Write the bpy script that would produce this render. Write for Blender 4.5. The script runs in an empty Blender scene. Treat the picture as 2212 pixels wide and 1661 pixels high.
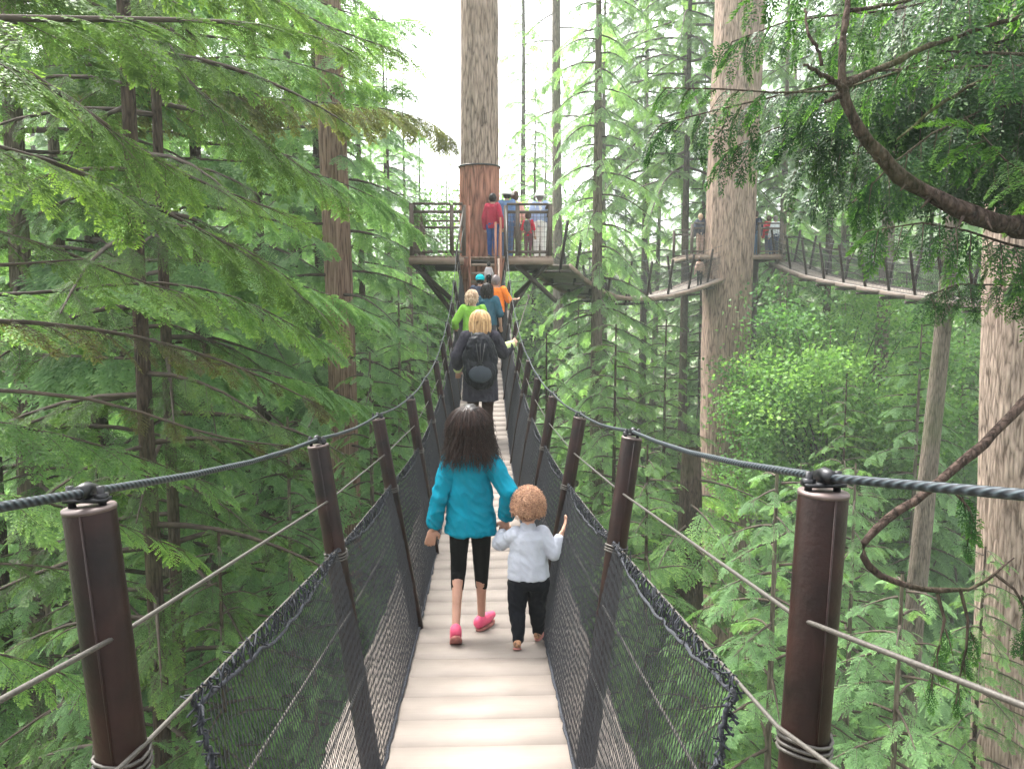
import bpy, bmesh, math, random
import numpy as np
from mathutils import Vector, Matrix, Euler, noise

# ---------------------------------------------------------------- camera, sky, sun, exposure
sc = bpy.context.scene
EYE = Vector((0.0, 0.0, 16.0))
F, CX, CY = 1805.0, 1106.0, 830.5          # focal length and centre in reference pixels (2212 wide)
cam_d = bpy.data.cameras.new('camera'); cam = bpy.data.objects.new('camera', cam_d)
sc.collection.objects.link(cam); sc.camera = cam
cam.location = EYE
cam.rotation_euler = (math.radians(90 - 5.5), 0, math.radians(-2.1))
cam_d.sensor_width = 36; cam_d.lens = 36 * F / 2212
cam_d.clip_start = 0.05; cam_d.clip_end = 1500

SUN_EL, SUN_AZ = math.radians(60), math.radians(-42)     # azimuth from +Y towards +X
world = bpy.data.worlds.new('World'); sc.world = world; world.use_nodes = True
wn = world.node_tree.nodes; wl = world.node_tree.links
bg = wn['Background']
sky = wn.new('ShaderNodeTexSky'); sky.sky_type = 'NISHITA'; sky.sun_disc = False
sky.sun_elevation = SUN_EL; sky.sun_rotation = SUN_AZ
sky.air_density = 1.0; sky.dust_density = 6.0; sky.ozone_density = 0.6
hs = wn.new('ShaderNodeHueSaturation'); hs.inputs['Saturation'].default_value = 0.18
wl.new(sky.outputs[0], hs.inputs['Color']); wl.new(hs.outputs[0], bg.inputs['Color'])
bg.inputs['Strength'].default_value = 0.15
sun_d = bpy.data.lights.new('sun', 'SUN'); sun = bpy.data.objects.new('sun', sun_d)
sc.collection.objects.link(sun)
sun_d.energy = 2.0; sun_d.angle = math.radians(18); sun_d.color = (1.0, 0.96, 0.9)
sd = Vector((math.sin(SUN_AZ) * math.cos(SUN_EL), math.cos(SUN_AZ) * math.cos(SUN_EL), math.sin(SUN_EL)))
sun.rotation_euler = sd.to_track_quat('Z', 'Y').to_euler()
vs = sc.view_settings
vs.view_transform = 'Standard'; vs.look = 'None'; vs.gamma = 1; vs.use_curve_mapping = False
vs.exposure = 2.72
sc.render.engine = 'CYCLES'
cy = sc.cycles
cy.max_bounces = 9; cy.diffuse_bounces = 7; cy.glossy_bounces = 2; cy.transmission_bounces = 5
cy.transparent_max_bounces = 4; cy.volume_bounces = 0
cy.use_denoising = True
cy.sample_clamp_indirect = 6

rng = np.random.default_rng(7)
random.seed(7)
COL = sc.collection
R3 = cam.rotation_euler.to_matrix()

def at(px, py, Y):
    """reference-photo pixel (2212 wide) at distance Y -> world point"""
    d = R3 @ Vector(((px - CX) / F, -(py - CY) / F, -1))
    return EYE + d * (Y / d.y)

# ---------------------------------------------------------------- helpers
def tag(o, label=None, cat=None, group=None, kind=None):
    if label: o['label'] = label
    if cat: o['category'] = cat
    if group: o['group'] = group
    if kind: o['kind'] = kind
    return o

def empty(name, loc, rz=0.0, label=None, cat=None, group=None):
    o = bpy.data.objects.new(name, None); COL.objects.link(o)
    o.location = loc; o.rotation_euler = (0, 0, rz); o.empty_display_size = 0.2
    return tag(o, label, cat, group)

def link(name, me, mat, parent=None, smooth=False):
    if mat is not None: me.materials.append(mat)
    if smooth: me.shade_smooth()
    o = bpy.data.objects.new(name, me); COL.objects.link(o)
    if parent: o.parent = parent
    return o

def mesh_np(name, V, Fc, mat, parent=None, tint=None, smooth=False, origin=None):
    """V (n,3); Fc (m,4) all quads.  origin: vector subtracted (world -> parent space)"""
    V = np.asarray(V, dtype=np.float32); Fc = np.asarray(Fc, dtype=np.int32)
    if origin is not None: V = V - np.array(origin, dtype=np.float32)
    me = bpy.data.meshes.new(name)
    me.vertices.add(len(V)); me.vertices.foreach_set('co', V.ravel())
    me.loops.add(Fc.size); me.loops.foreach_set('vertex_index', Fc.ravel())
    me.polygons.add(len(Fc))
    me.polygons.foreach_set('loop_start', np.arange(0, Fc.size, 4, dtype=np.int32))
    me.update(calc_edges=True)
    if tint is not None:
        a = me.attributes.new('tint', 'FLOAT', 'POINT'); a.data.foreach_set('value', np.asarray(tint, dtype=np.float32))
    return link(name, me, mat, parent, smooth)

class Q:
    """collector of quad geometry"""
    def __init__(s): s.V = []; s.F = []; s.T = []; s.n = 0
    def add(s, V, Fc, t=0.0):
        V = np.asarray(V, dtype=np.float32)
        s.V.append(V); s.F.append(np.asarray(Fc, dtype=np.int32) + s.n); s.n += len(V)
        s.T.append(np.full(len(V), t, dtype=np.float32) if np.isscalar(t) else np.asarray(t, dtype=np.float32))
    def tube(s, pts, rad, k=8, t=0.0, cap=True):
        P = np.array([tuple(p) for p in pts], dtype=float); n = len(P)
        if np.isscalar(rad): rad = [rad] * n
        T = np.gradient(P, axis=0); T /= np.linalg.norm(T, axis=1)[:, None] + 1e-9
        ref = np.array([0, 0, 1.0]) if abs(T[0, 2]) < 0.9 else np.array([1.0, 0, 0])
        V = []
        for i in range(n):
            a = np.cross(ref, T[i]); a /= np.linalg.norm(a) + 1e-9
            b = np.cross(T[i], a); ref = np.cross(a, T[i]) if False else ref
            ang = np.arange(k) * 2 * math.pi / k
            V.append(P[i] + rad[i] * (np.cos(ang)[:, None] * a + np.sin(ang)[:, None] * b))
        V = np.concatenate(V)
        i = np.arange(n - 1)[:, None] * k; j = np.arange(k)[None, :]; j2 = (j + 1) % k
        Fc = np.stack([i + j, i + j2, i + k + j2, i + k + j], axis=-1).reshape(-1, 4)
        if cap and k % 2 == 0:
            capF = []
            for base in (0, (n - 1) * k):
                for m in range(k // 2 - 1):
                    f = [base + m, base + m + 1, base + k - 2 - m, base + k - 1 - m]
                    capF.append(f[::-1] if base == 0 else f)
            Fc = np.concatenate([Fc, np.array(capF)])
        s.add(V, Fc, t)
    def box(s, c, size, M=None, t=0.0):
        x, y, z = [v / 2 for v in size]
        V = np.array([[-x,-y,-z],[x,-y,-z],[x,y,-z],[-x,y,-z],[-x,-y,z],[x,-y,z],[x,y,z],[-x,y,z]])
        if M is not None: V = V @ np.array(M).T
        V = V + np.array(tuple(c))
        s.add(V, [[0,3,2,1],[4,5,6,7],[0,1,5,4],[1,2,6,5],[2,3,7,6],[3,0,4,7]], t)
    def beam(s, a, b, w, h, t=0.0, up=(0, 0, 1)):
        a = np.array(tuple(a), float); b = np.array(tuple(b), float)
        d = b - a; L = np.linalg.norm(d); d /= L
        u = np.array(up, float)
        if abs(np.dot(u, d)) > 0.95: u = np.array([0, 1.0, 0])
        sx = np.cross(d, u); sx /= np.linalg.norm(sx); uz = np.cross(sx, d)
        M = np.stack([sx, d, uz], axis=1)
        s.box((a + b) / 2, (w, L, h), M, t)
    def build(s, name, mat, parent=None, smooth=False, origin=None):
        return mesh_np(name, np.concatenate(s.V), np.concatenate(s.F), mat, parent, np.concatenate(s.T), smooth, origin)

# ---------------------------------------------------------------- materials
def new_mat(name):
    m = bpy.data.materials.new(name); m.use_nodes = True
    nt = m.node_tree; return m, nt.nodes, nt.links, nt.nodes['Principled BSDF']

def ramp(n, stops):
    r = n.new('ShaderNodeValToRGB'); e = r.color_ramp.elements
    while len(e) < len(stops): e.new(0.5)
    for i, (p, c) in enumerate(stops): e[i].position = p; e[i].color = (*c, 1)
    return r

def mat_plain(name, col, rough=0.7, metal=0.0, var=0.15, scale=12, bump=0.0, bscale=60):
    m, n, l, b = new_mat(name)
    tc = n.new('ShaderNodeTexCoord'); no = n.new('ShaderNodeTexNoise'); no.inputs['Scale'].default_value = scale
    no.inputs['Detail'].default_value = 4
    l.new(tc.outputs['Object'], no.inputs['Vector'])
    lo = tuple(c * (1 - var) for c in col); hi = tuple(min(1, c * (1 + var)) for c in col)
    r = ramp(n, [(0.3, lo), (0.7, hi)]); l.new(no.outputs['Fac'], r.inputs[0]); l.new(r.outputs[0], b.inputs['Base Color'])
    b.inputs['Roughness'].default_value = rough; b.inputs['Metallic'].default_value = metal
    if bump:
        n2 = n.new('ShaderNodeTexNoise'); n2.inputs['Scale'].default_value = bscale; n2.inputs['Detail'].default_value = 5
        l.new(tc.outputs['Object'], n2.inputs['Vector'])
        bp = n.new('ShaderNodeBump'); bp.inputs['Strength'].default_value = bump; bp.inputs['Distance'].default_value = 0.01
        l.new(n2.outputs['Fac'], bp.inputs['Height']); l.new(bp.outputs[0], b.inputs['Normal'])
    return m

def mat_leaf(name, dark, mid, light, trans=0.45, rough=0.5):
    m, n, l, b = new_mat(name)
    at_ = n.new('ShaderNodeAttribute'); at_.attribute_name = 'tint'
    oi = n.new('ShaderNodeObjectInfo')
    tc = n.new('ShaderNodeTexCoord'); no = n.new('ShaderNodeTexNoise'); no.inputs['Scale'].default_value = 0.9; no.inputs['Detail'].default_value = 3
    l.new(tc.outputs['Object'], no.inputs['Vector'])
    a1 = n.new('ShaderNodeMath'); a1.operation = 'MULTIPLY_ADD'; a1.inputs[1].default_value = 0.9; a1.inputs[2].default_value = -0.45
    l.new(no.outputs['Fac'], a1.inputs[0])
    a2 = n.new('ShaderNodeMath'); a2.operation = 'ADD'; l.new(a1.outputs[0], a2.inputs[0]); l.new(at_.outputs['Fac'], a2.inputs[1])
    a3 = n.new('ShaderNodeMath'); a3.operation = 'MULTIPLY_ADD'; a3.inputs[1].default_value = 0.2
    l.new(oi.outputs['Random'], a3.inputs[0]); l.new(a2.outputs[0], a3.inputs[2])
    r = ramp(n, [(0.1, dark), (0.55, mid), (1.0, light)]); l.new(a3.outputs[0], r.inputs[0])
    l.new(r.outputs[0], b.inputs['Base Color']); b.inputs['Roughness'].default_value = rough
    b.inputs['Specular IOR Level'].default_value = 0.15
    tr = n.new('ShaderNodeBsdfTranslucent')
    mx = n.new('ShaderNodeMix'); mx.data_type = 'RGBA'; mx.blend_type = 'MULTIPLY'; mx.inputs[0].default_value = 1.0
    l.new(r.outputs[0], mx.inputs[6]); mx.inputs[7].default_value = (1.25, 1.3, 0.75, 1)
    l.new(mx.outputs[2], tr.inputs['Color'])
    ms = n.new('ShaderNodeMixShader'); ms.inputs[0].default_value = trans
    l.new(b.outputs[0], ms.inputs[1]); l.new(tr.outputs[0], ms.inputs[2])
    l.new(ms.outputs[0], n['Material Output'].inputs['Surface'])
    return m

def mat_bark(name, dark, light, sx=9.0, sz=1.1, bump=0.8, red=None):
    m, n, l, b = new_mat(name)
    tc = n.new('ShaderNodeTexCoord'); mp = n.new('ShaderNodeMapping')
    mp.inputs['Scale'].default_value = (sx, sx, sz)
    l.new(tc.outputs['Object'], mp.inputs['Vector'])
    n1 = n.new('ShaderNodeTexNoise'); n1.inputs['Scale'].default_value = 1.0; n1.inputs['Detail'].default_value = 6; n1.inputs['Roughness'].default_value = 0.65
    n1.inputs['Distortion'].default_value = 0.6
    l.new(mp.outputs[0], n1.inputs['Vector'])
    v = n.new('ShaderNodeTexVoronoi'); v.feature = 'DISTANCE_TO_EDGE'; v.inputs['Scale'].default_value = 1.1
    l.new(mp.outputs[0], v.inputs['Vector'])
    mm = n.new('ShaderNodeMath'); mm.operation = 'MULTIPLY_ADD'; mm.inputs[1].default_value = 0.9
    l.new(v.outputs['Distance'], mm.inputs[0]); l.new(n1.outputs['Fac'], mm.inputs[2])
    mid = tuple((a + c) / 2 for a, c in zip(dark, light))
    r = ramp(n, [(0.42, dark), (0.58, mid), (0.90, light)]); l.new(mm.outputs[0], r.inputs[0])
    out = r.outputs[0]
    n3 = n.new('ShaderNodeTexNoise'); n3.inputs['Scale'].default_value = 0.7; n3.inputs['Detail'].default_value = 3
    l.new(tc.outputs['Object'], n3.inputs['Vector'])
    mx = n.new('ShaderNodeMix'); mx.data_type = 'RGBA'; mx.blend_type = 'MIX'
    rr = ramp(n, [(0.5, (0, 0, 0)), (0.75, (0.5, 0.5, 0.5))]); l.new(n3.outputs['Fac'], rr.inputs[0]); l.new(rr.outputs[0], mx.inputs[0])
    l.new(out, mx.inputs[6]); mx.inputs[7].default_value = (0.07, 0.09, 0.035, 1) if red is None else (*red, 1)
    l.new(mx.outputs[2], b.inputs['Base Color']); b.inputs['Roughness'].default_value = 0.95
    b.inputs['Specular IOR Level'].default_value = 0.1
    bp = n.new('ShaderNodeBump'); bp.inputs['Strength'].default_value = bump; bp.inputs['Distance'].default_value = 0.05
    l.new(mm.outputs[0], bp.inputs['Height']); l.new(bp.outputs[0], b.inputs['Normal'])
    return m

def mat_wood(name, lo, hi, rough=0.75):
    m, n, l, b = new_mat(name)
    at_ = n.new('ShaderNodeAttribute'); at_.attribute_name = 'tint'
    tc = n.new('ShaderNodeTexCoord'); mp = n.new('ShaderNodeMapping'); mp.inputs['Scale'].default_value = (2.0, 75, 75)
    l.new(tc.outputs['Object'], mp.inputs['Vector'])
    no = n.new('ShaderNodeTexNoise'); no.inputs['Scale'].default_value = 1.6; no.inputs['Detail'].default_value = 6; no.inputs['Distortion'].default_value = 0.5
    l.new(mp.outputs[0], no.inputs['Vector'])
    n2 = n.new('ShaderNodeTexNoise'); n2.inputs['Scale'].default_value = 3.5; n2.inputs['Detail'].default_value = 4
    l.new(tc.outputs['Object'], n2.inputs['Vector'])
    a = n.new('ShaderNodeMath'); a.operation = 'MULTIPLY_ADD'; a.inputs[1].default_value = 0.28
    l.new(no.outputs['Fac'], a.inputs[0]); l.new(at_.outputs['Fac'], a.inputs[2])
    a2 = n.new('ShaderNodeMath'); a2.operation = 'MULTIPLY_ADD'; a2.inputs[1].default_value = 0.75
    l.new(n2.outputs['Fac'], a2.inputs[0]); l.new(a.outputs[0], a2.inputs[2])
    r = ramp(n, [(0.25, lo), (0.9, hi)]); l.new(a2.outputs[0], r.inputs[0]); l.new(r.outputs[0], b.inputs['Base Color'])
    b.inputs['Roughness'].default_value = rough
    bp = n.new('ShaderNodeBump'); bp.inputs['Strength'].default_value = 0.25; bp.inputs['Distance'].default_value = 0.004
    l.new(no.outputs['Fac'], bp.inputs['Height']); l.new(bp.outputs[0], b.inputs['Normal'])
    return m

M = {}
M['deck'] = mat_wood('deck_wood', (0.150, 0.124, 0.104), (0.255, 0.217, 0.186))
M['platform'] = mat_wood('platform_wood', (0.13, 0.09, 0.065), (0.30, 0.22, 0.17))
M['rail_wood'] = mat_wood('rail_wood', (0.045, 0.03, 0.023), (0.11, 0.08, 0.062))
M['dark_wood'] = mat_wood('dark_wood', (0.025, 0.02, 0.017), (0.07, 0.05, 0.04))
M['post'] = mat_plain('rust_brown_steel', (0.0115, 0.0042, 0.0032), rough=0.45, metal=0.0, var=0.7, scale=11, bump=0.12, bscale=90)
M['post'].node_tree.nodes['Principled BSDF'].inputs['Specular IOR Level'].default_value = 0.22
M['clamp'] = mat_plain('black_steel', (0.012, 0.012, 0.014), rough=0.4, metal=0.5, var=0.3)
M['rim'] = mat_plain('pale_rim', (0.09, 0.065, 0.06), rough=0.5, metal=0.3, var=0.4)  # rim colour paler than the post colour
M['thin_cable'] = mat_plain('thin_cable_grey', (0.06, 0.054, 0.047), rough=0.5, metal=0.3, var=0.3, scale=200)
M['net'] = mat_plain('net_twine', (0.014, 0.015, 0.019), rough=0.7, var=0.4, scale=60)
M['lash'] = mat_plain('net_lashing', (0.012, 0.014, 0.02), rough=0.9, var=0.6, scale=60, bump=0.6, bscale=120)
def cable_mat():
    m, n, l, b = new_mat('wire_rope')
    tc = n.new('ShaderNodeTexCoord'); w = n.new('ShaderNodeTexWave'); w.wave_type = 'BANDS'; w.bands_direction = 'DIAGONAL'
    w.inputs['Scale'].default_value = 40; w.inputs['Distortion'].default_value = 0.3
    l.new(tc.outputs['Object'], w.inputs['Vector'])
    r = ramp(n, [(0.1, (0.006, 0.008, 0.012)), (0.7, (0.022, 0.028, 0.036)), (1.0, (0.05, 0.065, 0.075))]); l.new(w.outputs['Fac'], r.inputs[0])
    l.new(r.outputs[0], b.inputs['Base Color']); b.inputs['Roughness'].default_value = 0.45; b.inputs['Metallic'].default_value = 0.4
    bp = n.new('ShaderNodeBump'); bp.inputs['Strength'].default_value = 0.5; bp.inputs['Distance'].default_value = 0.002
    l.new(w.outputs['Fac'], bp.inputs['Height']); l.new(bp.outputs[0], b.inputs['Normal'])
    return m
M['cable'] = cable_mat()
M['bark_fir'] = mat_bark('fir_bark', (0.075, 0.052, 0.04), (0.42, 0.325, 0.265), sx=14, sz=2.0, bump=1.0, red=(0.24, 0.17, 0.13))
M['bark_big'] = mat_bark('old_fir_bark', (0.09, 0.06, 0.046), (0.40, 0.29, 0.23), sx=12, sz=1.6, bump=1.0, red=(0.22, 0.155, 0.12))
M['bark_red'] = mat_bark('stripped_red_bark', (0.10, 0.042, 0.030), (0.42, 0.20, 0.14), sx=9, sz=1.3, red=(0.20, 0.11, 0.08))
M['bark_redfar'] = mat_bark('cedar_bark', (0.08, 0.045, 0.034), (0.30, 0.20, 0.155), sx=14, sz=1.2, red=(0.1, 0.08, 0.05))
M['bark_dark'] = mat_bark('hemlock_bark', (0.018, 0.013, 0.010), (0.085, 0.062, 0.048), sx=22, sz=4)
M['bark_mid'] = mat_bark('slender_bark', (0.05, 0.04, 0.032), (0.19, 0.155, 0.125), sx=18, sz=2.5)
M['bark_moss'] = mat_bark('mossy_bark', (0.016, 0.011, 0.009), (0.075, 0.052, 0.042), sx=24, sz=9, red=(0.07, 0.10, 0.02))
M['twig'] = mat_plain('twig_brown', (0.045, 0.032, 0.022), rough=0.9, var=0.4, scale=10)
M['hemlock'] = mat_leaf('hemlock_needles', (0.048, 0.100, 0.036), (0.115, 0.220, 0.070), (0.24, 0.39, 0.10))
M['hemlock_near'] = mat_leaf('hemlock_needles_shaded', (0.036, 0.066, 0.022), (0.084, 0.150, 0.044), (0.19, 0.30, 0.065))  # darker copy: shade under the near boughs is put into the green
M['hemlock_pale'] = mat_leaf('hemlock_needles_pale', (0.075, 0.15, 0.062), (0.15, 0.275, 0.115), (0.25, 0.40, 0.16), trans=0.5)  # lighter copy: brightness and haze of the far wood put into the green
M['hemlock_brown'] = mat_leaf('dying_needles', (0.035, 0.034, 0.018), (0.085, 0.080, 0.036), (0.17, 0.19, 0.06))
M['cedar'] = mat_leaf('cedar_sprays', (0.010, 0.032, 0.011), (0.024, 0.070, 0.020), (0.10, 0.22, 0.035), trans=0.38, rough=0.45)
M['maple'] = mat_leaf('maple_leaves', (0.06, 0.14, 0.045), (0.13, 0.26, 0.075), (0.26, 0.42, 0.12), trans=0.5)
# ---------------------------------------------------------------- terrain
def ground_z(x, y):
    z = 1.2 + 1.3 * math.sin(x * 0.09 + 1) * math.cos(y * 0.07) + 0.5 * math.sin(x * 0.31) * math.sin(y * 0.27 + 2)
    z += 26 * max(0.0, min(1.0, (y - 62) / 130.0)) ** 1.1
    z += 10 * max(0.0, min(1.0, (x - 22) / 60.0)) + 8 * max(0.0, min(1.0, (-x - 25) / 60.0))
    return z

def build_ground():
    nx, ny = 130, 130
    xs = np.sign(np.linspace(-1, 1, nx)) * np.abs(np.linspace(-1, 1, nx)) ** 1.8 * 900
    ys = np.linspace(0, 1, ny) ** 2.0 * 1100 - 60
    V = np.array([(x, y, ground_z(x, y) + 0.25 * noise.noise(Vector((x * 0.7, y * 0.7, 0)))) for y in ys for x in xs])
    i = np.arange(ny - 1)[:, None] * nx; j = np.arange(nx - 1)[None, :]
    Fc = np.stack([i + j, i + j + 1, i + nx + j + 1, i + nx + j], axis=-1).reshape(-1, 4)
    m, n, l, b = new_mat('forest_floor')
    tc = n.new('ShaderNodeTexCoord'); no = n.new('ShaderNodeTexNoise'); no.inputs['Scale'].default_value = 0.5; no.inputs['Detail'].default_value = 8
    l.new(tc.outputs['Object'], no.inputs['Vector'])
    r = ramp(n, [(0.35, (0.03, 0.022, 0.014)), (0.5, (0.05, 0.055, 0.025)), (0.65, (0.05, 0.10, 0.03))])
    l.new(no.outputs['Fac'], r.inputs[0]); l.new(r.outputs[0], b.inputs['Base Color']); b.inputs['Roughness'].default_value = 1
    o = mesh_np('ground', V, Fc, m, smooth=True); tag(o, kind='structure')
build_ground()

# ---------------------------------------------------------------- foliage library
def frond(nt, nl, ll, lw, twl=0.42, ang=55, droop=0.22, sd=0.3, seed=0, side_jit=0.12):
    r = np.random.default_rng(seed)
    V = []; T = []
    def leaf(p, d, L, W, t, nz):
        d = d / (np.linalg.norm(d) + 1e-9)
        q = np.array([-d[1], d[0], 0.0]); q[2] = nz; q /= np.linalg.norm(q)
        V.extend([p, p + d * L * 0.5 + q * W * 0.5, p + d * L, p + d * L * 0.5 - q * W * 0.5])
        T.extend([t - 0.08, t, t + 0.12, t])
    def bend(p):
        x, y, z = p
        return np.array([x, y, z - droop * x * abs(x) - sd * abs(y) ** 1.5])
    for side in (-1, 1):
        for i in range(nt):
            s = (i + 0.5 + r.uniform(-0.25, 0.25)) / nt
            a = math.radians(ang - 18 * s + r.uniform(-7, 7)) * side
            tl = twl * (1 - 0.72 * s ** 1.3) * (0.75 + 0.4 * r.random()) * min(1, 0.45 + s * 3)
            d = np.array([math.cos(a), math.sin(a), 0]); base = np.array([s * 0.93, 0, 0])
            for k in range(nl):
                u = (k + 0.6) / nl
                for sg in (-1, 1):
                    aa = a + sg * math.radians(42) + r.uniform(-.2, .2)
                    p = bend(base + d * tl * u)
                    L = ll * (1.05 - 0.55 * u) * (0.8 + 0.4 * r.random())
                    dd = np.array([math.cos(aa), math.sin(aa), -0.12 - r.uniform(0, 0.25)])
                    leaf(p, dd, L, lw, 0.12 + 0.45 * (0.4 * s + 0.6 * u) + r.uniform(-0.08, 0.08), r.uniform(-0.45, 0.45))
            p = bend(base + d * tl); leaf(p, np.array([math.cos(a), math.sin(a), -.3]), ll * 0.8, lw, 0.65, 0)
    for k in range(nl * 2):
        s = (k + .5) / (nl * 2)
        for sg in (-1, 1):
            aa = sg * math.radians(40)
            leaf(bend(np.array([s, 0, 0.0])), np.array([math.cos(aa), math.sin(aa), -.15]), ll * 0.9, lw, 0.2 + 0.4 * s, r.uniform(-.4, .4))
    V = np.array(V, dtype=np.float32)
    return V, np.arange(len(V)).reshape(-1, 4), np.array(T, dtype=np.float32)

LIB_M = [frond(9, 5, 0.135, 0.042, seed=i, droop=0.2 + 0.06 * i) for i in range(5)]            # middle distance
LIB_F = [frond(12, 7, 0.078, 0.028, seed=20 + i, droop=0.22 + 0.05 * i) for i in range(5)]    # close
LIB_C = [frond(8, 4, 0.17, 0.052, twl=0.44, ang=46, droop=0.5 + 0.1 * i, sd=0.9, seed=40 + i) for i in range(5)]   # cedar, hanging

def place_frond(q, lib, p, x, up, scale, r, tshift=0.0):
    V, Fc, T = lib[int(r.integers(len(lib)))]
    x = x / (np.linalg.norm(x) + 1e-9)
    up = up + r.normal(0, 0.22, 3)
    y = np.cross(up, x); y /= np.linalg.norm(y) + 1e-9
    z = np.cross(x, y)
    Mx = np.stack([x, y, z], axis=1) * scale
    q.add(V @ Mx.T + p, Fc, T + tshift)

def bough(ql, qw, pts, lib, r, fl=0.6, step=0.16, r0=0.03, start=0.12, tshift=0.0, hang=0.15, wk=5, spread=55, dens=1.0):
    """pts: polyline of the limb; fronds both sides"""
    P = np.array([tuple(p) for p in pts], float)
    seg = np.linalg.norm(np.diff(P, axis=0), axis=1); S = np.concatenate([[0], np.cumsum(seg)]); L = S[-1]
    def pos(s): return np.array([np.interp(s, S, P[:, k]) for k in range(3)])
    nn = max(4, int(L / 0.35))
    pp = [pos(L * i / nn) for i in range(nn + 1)]
    qw.tube(pp, [r0 * (1 - 0.85 * i / nn) + 0.002 for i in range(nn + 1)], k=wk if wk % 2 == 0 else wk + 1, cap=False)
    s = start * L; side = 1
    up = np.array([0, 0, 1.0])
    while s < L:
        u = s / L
        t = pos(min(L, s + 0.05)) - pos(max(0, s - 0.05)); t /= np.linalg.norm(t) + 1e-9
        lat = np.cross(up, t); lat /= np.linalg.norm(lat) + 1e-9
        a = math.radians(spread * (1 - 0.45 * u) + r.uniform(-12, 12))
        x = t * math.cos(a) + lat * math.sin(a) * side
        x[2] -= hang * (0.5 + r.random())
        sc_ = fl * (1.0 - 0.62 * u) * (0.7 + 0.5 * r.random()) * min(1, 0.5 + u * 2.2)
        if r.random() < dens:
            place_frond(ql, lib, pos(s), x, up, sc_, r, tshift + r.uniform(-.07, .07))
            if lib is LIB_F or lib is LIB_C:
                xn = x / np.linalg.norm(x); p_ = pos(s); dr = 0.3 if lib is LIB_F else 0.6
                qw.tube([p_, p_ + xn * sc_ * .4 - up * dr * .16 * sc_, p_ + xn * sc_ * .8 - up * dr * .64 * sc_], [0.0045, 0.003, 0.0012], k=4, cap=False)
        side = -side; s += step * (0.7 + 0.6 * r.random()) * 0.5
    place_frond(ql, lib, pos(L * 0.97), t, up, fl * 0.5, r, tshift)

def curve(p0, p1, sag=0.2, n=8, rise=0.0, wob=0.03, r=None):
    p0 = np.array(tuple(p0), float); p1 = np.array(tuple(p1), float); L = np.linalg.norm(p1 - p0)
    out = []
    for i in range(n + 1):
        u = i / n; p = p0 * (1 - u) + p1 * u
        p[2] += rise * L * math.sin(math.pi * u) - sag * L * (u * u - u)* -1 * 0 
        p[2] += sag * L * math.sin(math.pi * u) * (1 if sag else 0)
        if r is not None and 0 < i < n: p += r.normal(0, wob * L / n, 3)
        out.append(p)
    return out

def trunk_mesh(name, base, top, r0, r1, mat, parent=None, k=28, n=24, ridges=0.05, origin=None, flare=0.25, seed=0, rings=True, wob=0.12):
    r = np.random.default_rng(seed)
    b = np.array(tuple(base), float); t = np.array(tuple(top), float)
    V = []; ph = r.random(6) * 6.28
    for i in range(n + 1):
        u = i / n; c = b * (1 - u) + t * u
        z = c[2]
        c = c + np.array([math.sin(z * 0.21 + ph[0]), math.cos(z * 0.17 + ph[1]), 0]) * wob * r0
        rad = r0 * (1 - u) + r1 * u + flare * r0 * math.exp(-u * n / 1.6)
        for j in range(k):
            a = 2 * math.pi * j / k
            d = 1 + ridges * (0.5 * math.sin(7 * a + ph[2] + z * 0.1) + 0.4 * math.sin(13 * a + ph[3] - z * 0.15) + 0.4 * math.sin(3 * a + ph[4])) + ridges * 0.4 * r.normal()
            V.append(c + rad * d * np.array([math.cos(a), math.sin(a), 0]))
    i = np.arange(n)[:, None] * k; j = np.arange(k)[None, :]; j2 = (j + 1) % k
    Fc = np.stack([i + j, i + j2, i + k + j2, i + k + j], axis=-1).reshape(-1, 4)
    return mesh_np(name, V, Fc, mat, parent, smooth=True, origin=origin)

def crown_conifer(H, R, z0, nb, seed, lib=LIB_M, fl=0.95, step=0.42, tshift=0.0, droop=0.25, top_pow=0.75, dens=1.0):
    r = np.random.default_rng(seed); ql, qw = Q(), Q()
    for i in range(nb):
        u = (i + r.random()) / nb
        z = z0 + (H - z0) * u
        L = R * (1 - u) ** top_pow * (0.6 + 0.5 * r.random()) + 0.35
        az = i * 2.399 + r.uniform(-.5, .5)
        d = np.array([math.cos(az), math.sin(az), 0])
        p0 = d * 0.05 + np.array([0, 0, z])
        lift = 0.18 if u > .6 else 0.02
        pts = []
        for m in range(6):
            w = m / 5
            pts.append(p0 + d * L * w + np.array([0, 0, L * (lift * w - (droop + 0.12) * w * w + 0.06 * math.sin(3 * w + az))]))
        bough(ql, qw, pts, lib, r, fl=min(fl, 0.3 + L * 0.35), step=step, r0=0.012 + 0.012 * L, start=0.15, tshift=tshift + r.uniform(-.12, .12), hang=0.22, wk=4, dens=dens)
    return ql, qw

PROTO = {}
def proto_tree(key, H, R, z0, nb, seed, r0, bark, leaf, **kw):
    ql, qw = crown_conifer(H, R, z0, nb, seed, **kw)
    PROTO[key] = dict(H=H, r0=r0, bark=bark, leaf=leaf, ql=ql, qw=qw, meshes=None, seed=seed)
def plant(key, x, y, z, s=1.0, rz=0.0, label='', group=None, name='conifer_tree', tilt=0.0):
    p = PROTO[key]
    t = empty(name, (x, y, z), rz, label, 'tree', group); t.scale = (s, s, s); t.rotation_euler = (tilt, tilt * 0.4, rz)
    if p['meshes'] is None:
        a = trunk_mesh('trunk', (0, 0, -1.0), (0, 0, p['H']), p['r0'], 0.02, M[p['bark']], t, k=12, n=16, ridges=0.03, seed=p['seed'])
        b = p['qw'].build('branches', M['twig'], t)
        c = p['ql'].build('crown', M[p['leaf']], t)
        p['meshes'] = (a, b, c)
    else:
        for src in p['meshes']:
            c = src.copy(); COL.objects.link(c); c.parent = t
    return t

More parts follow.
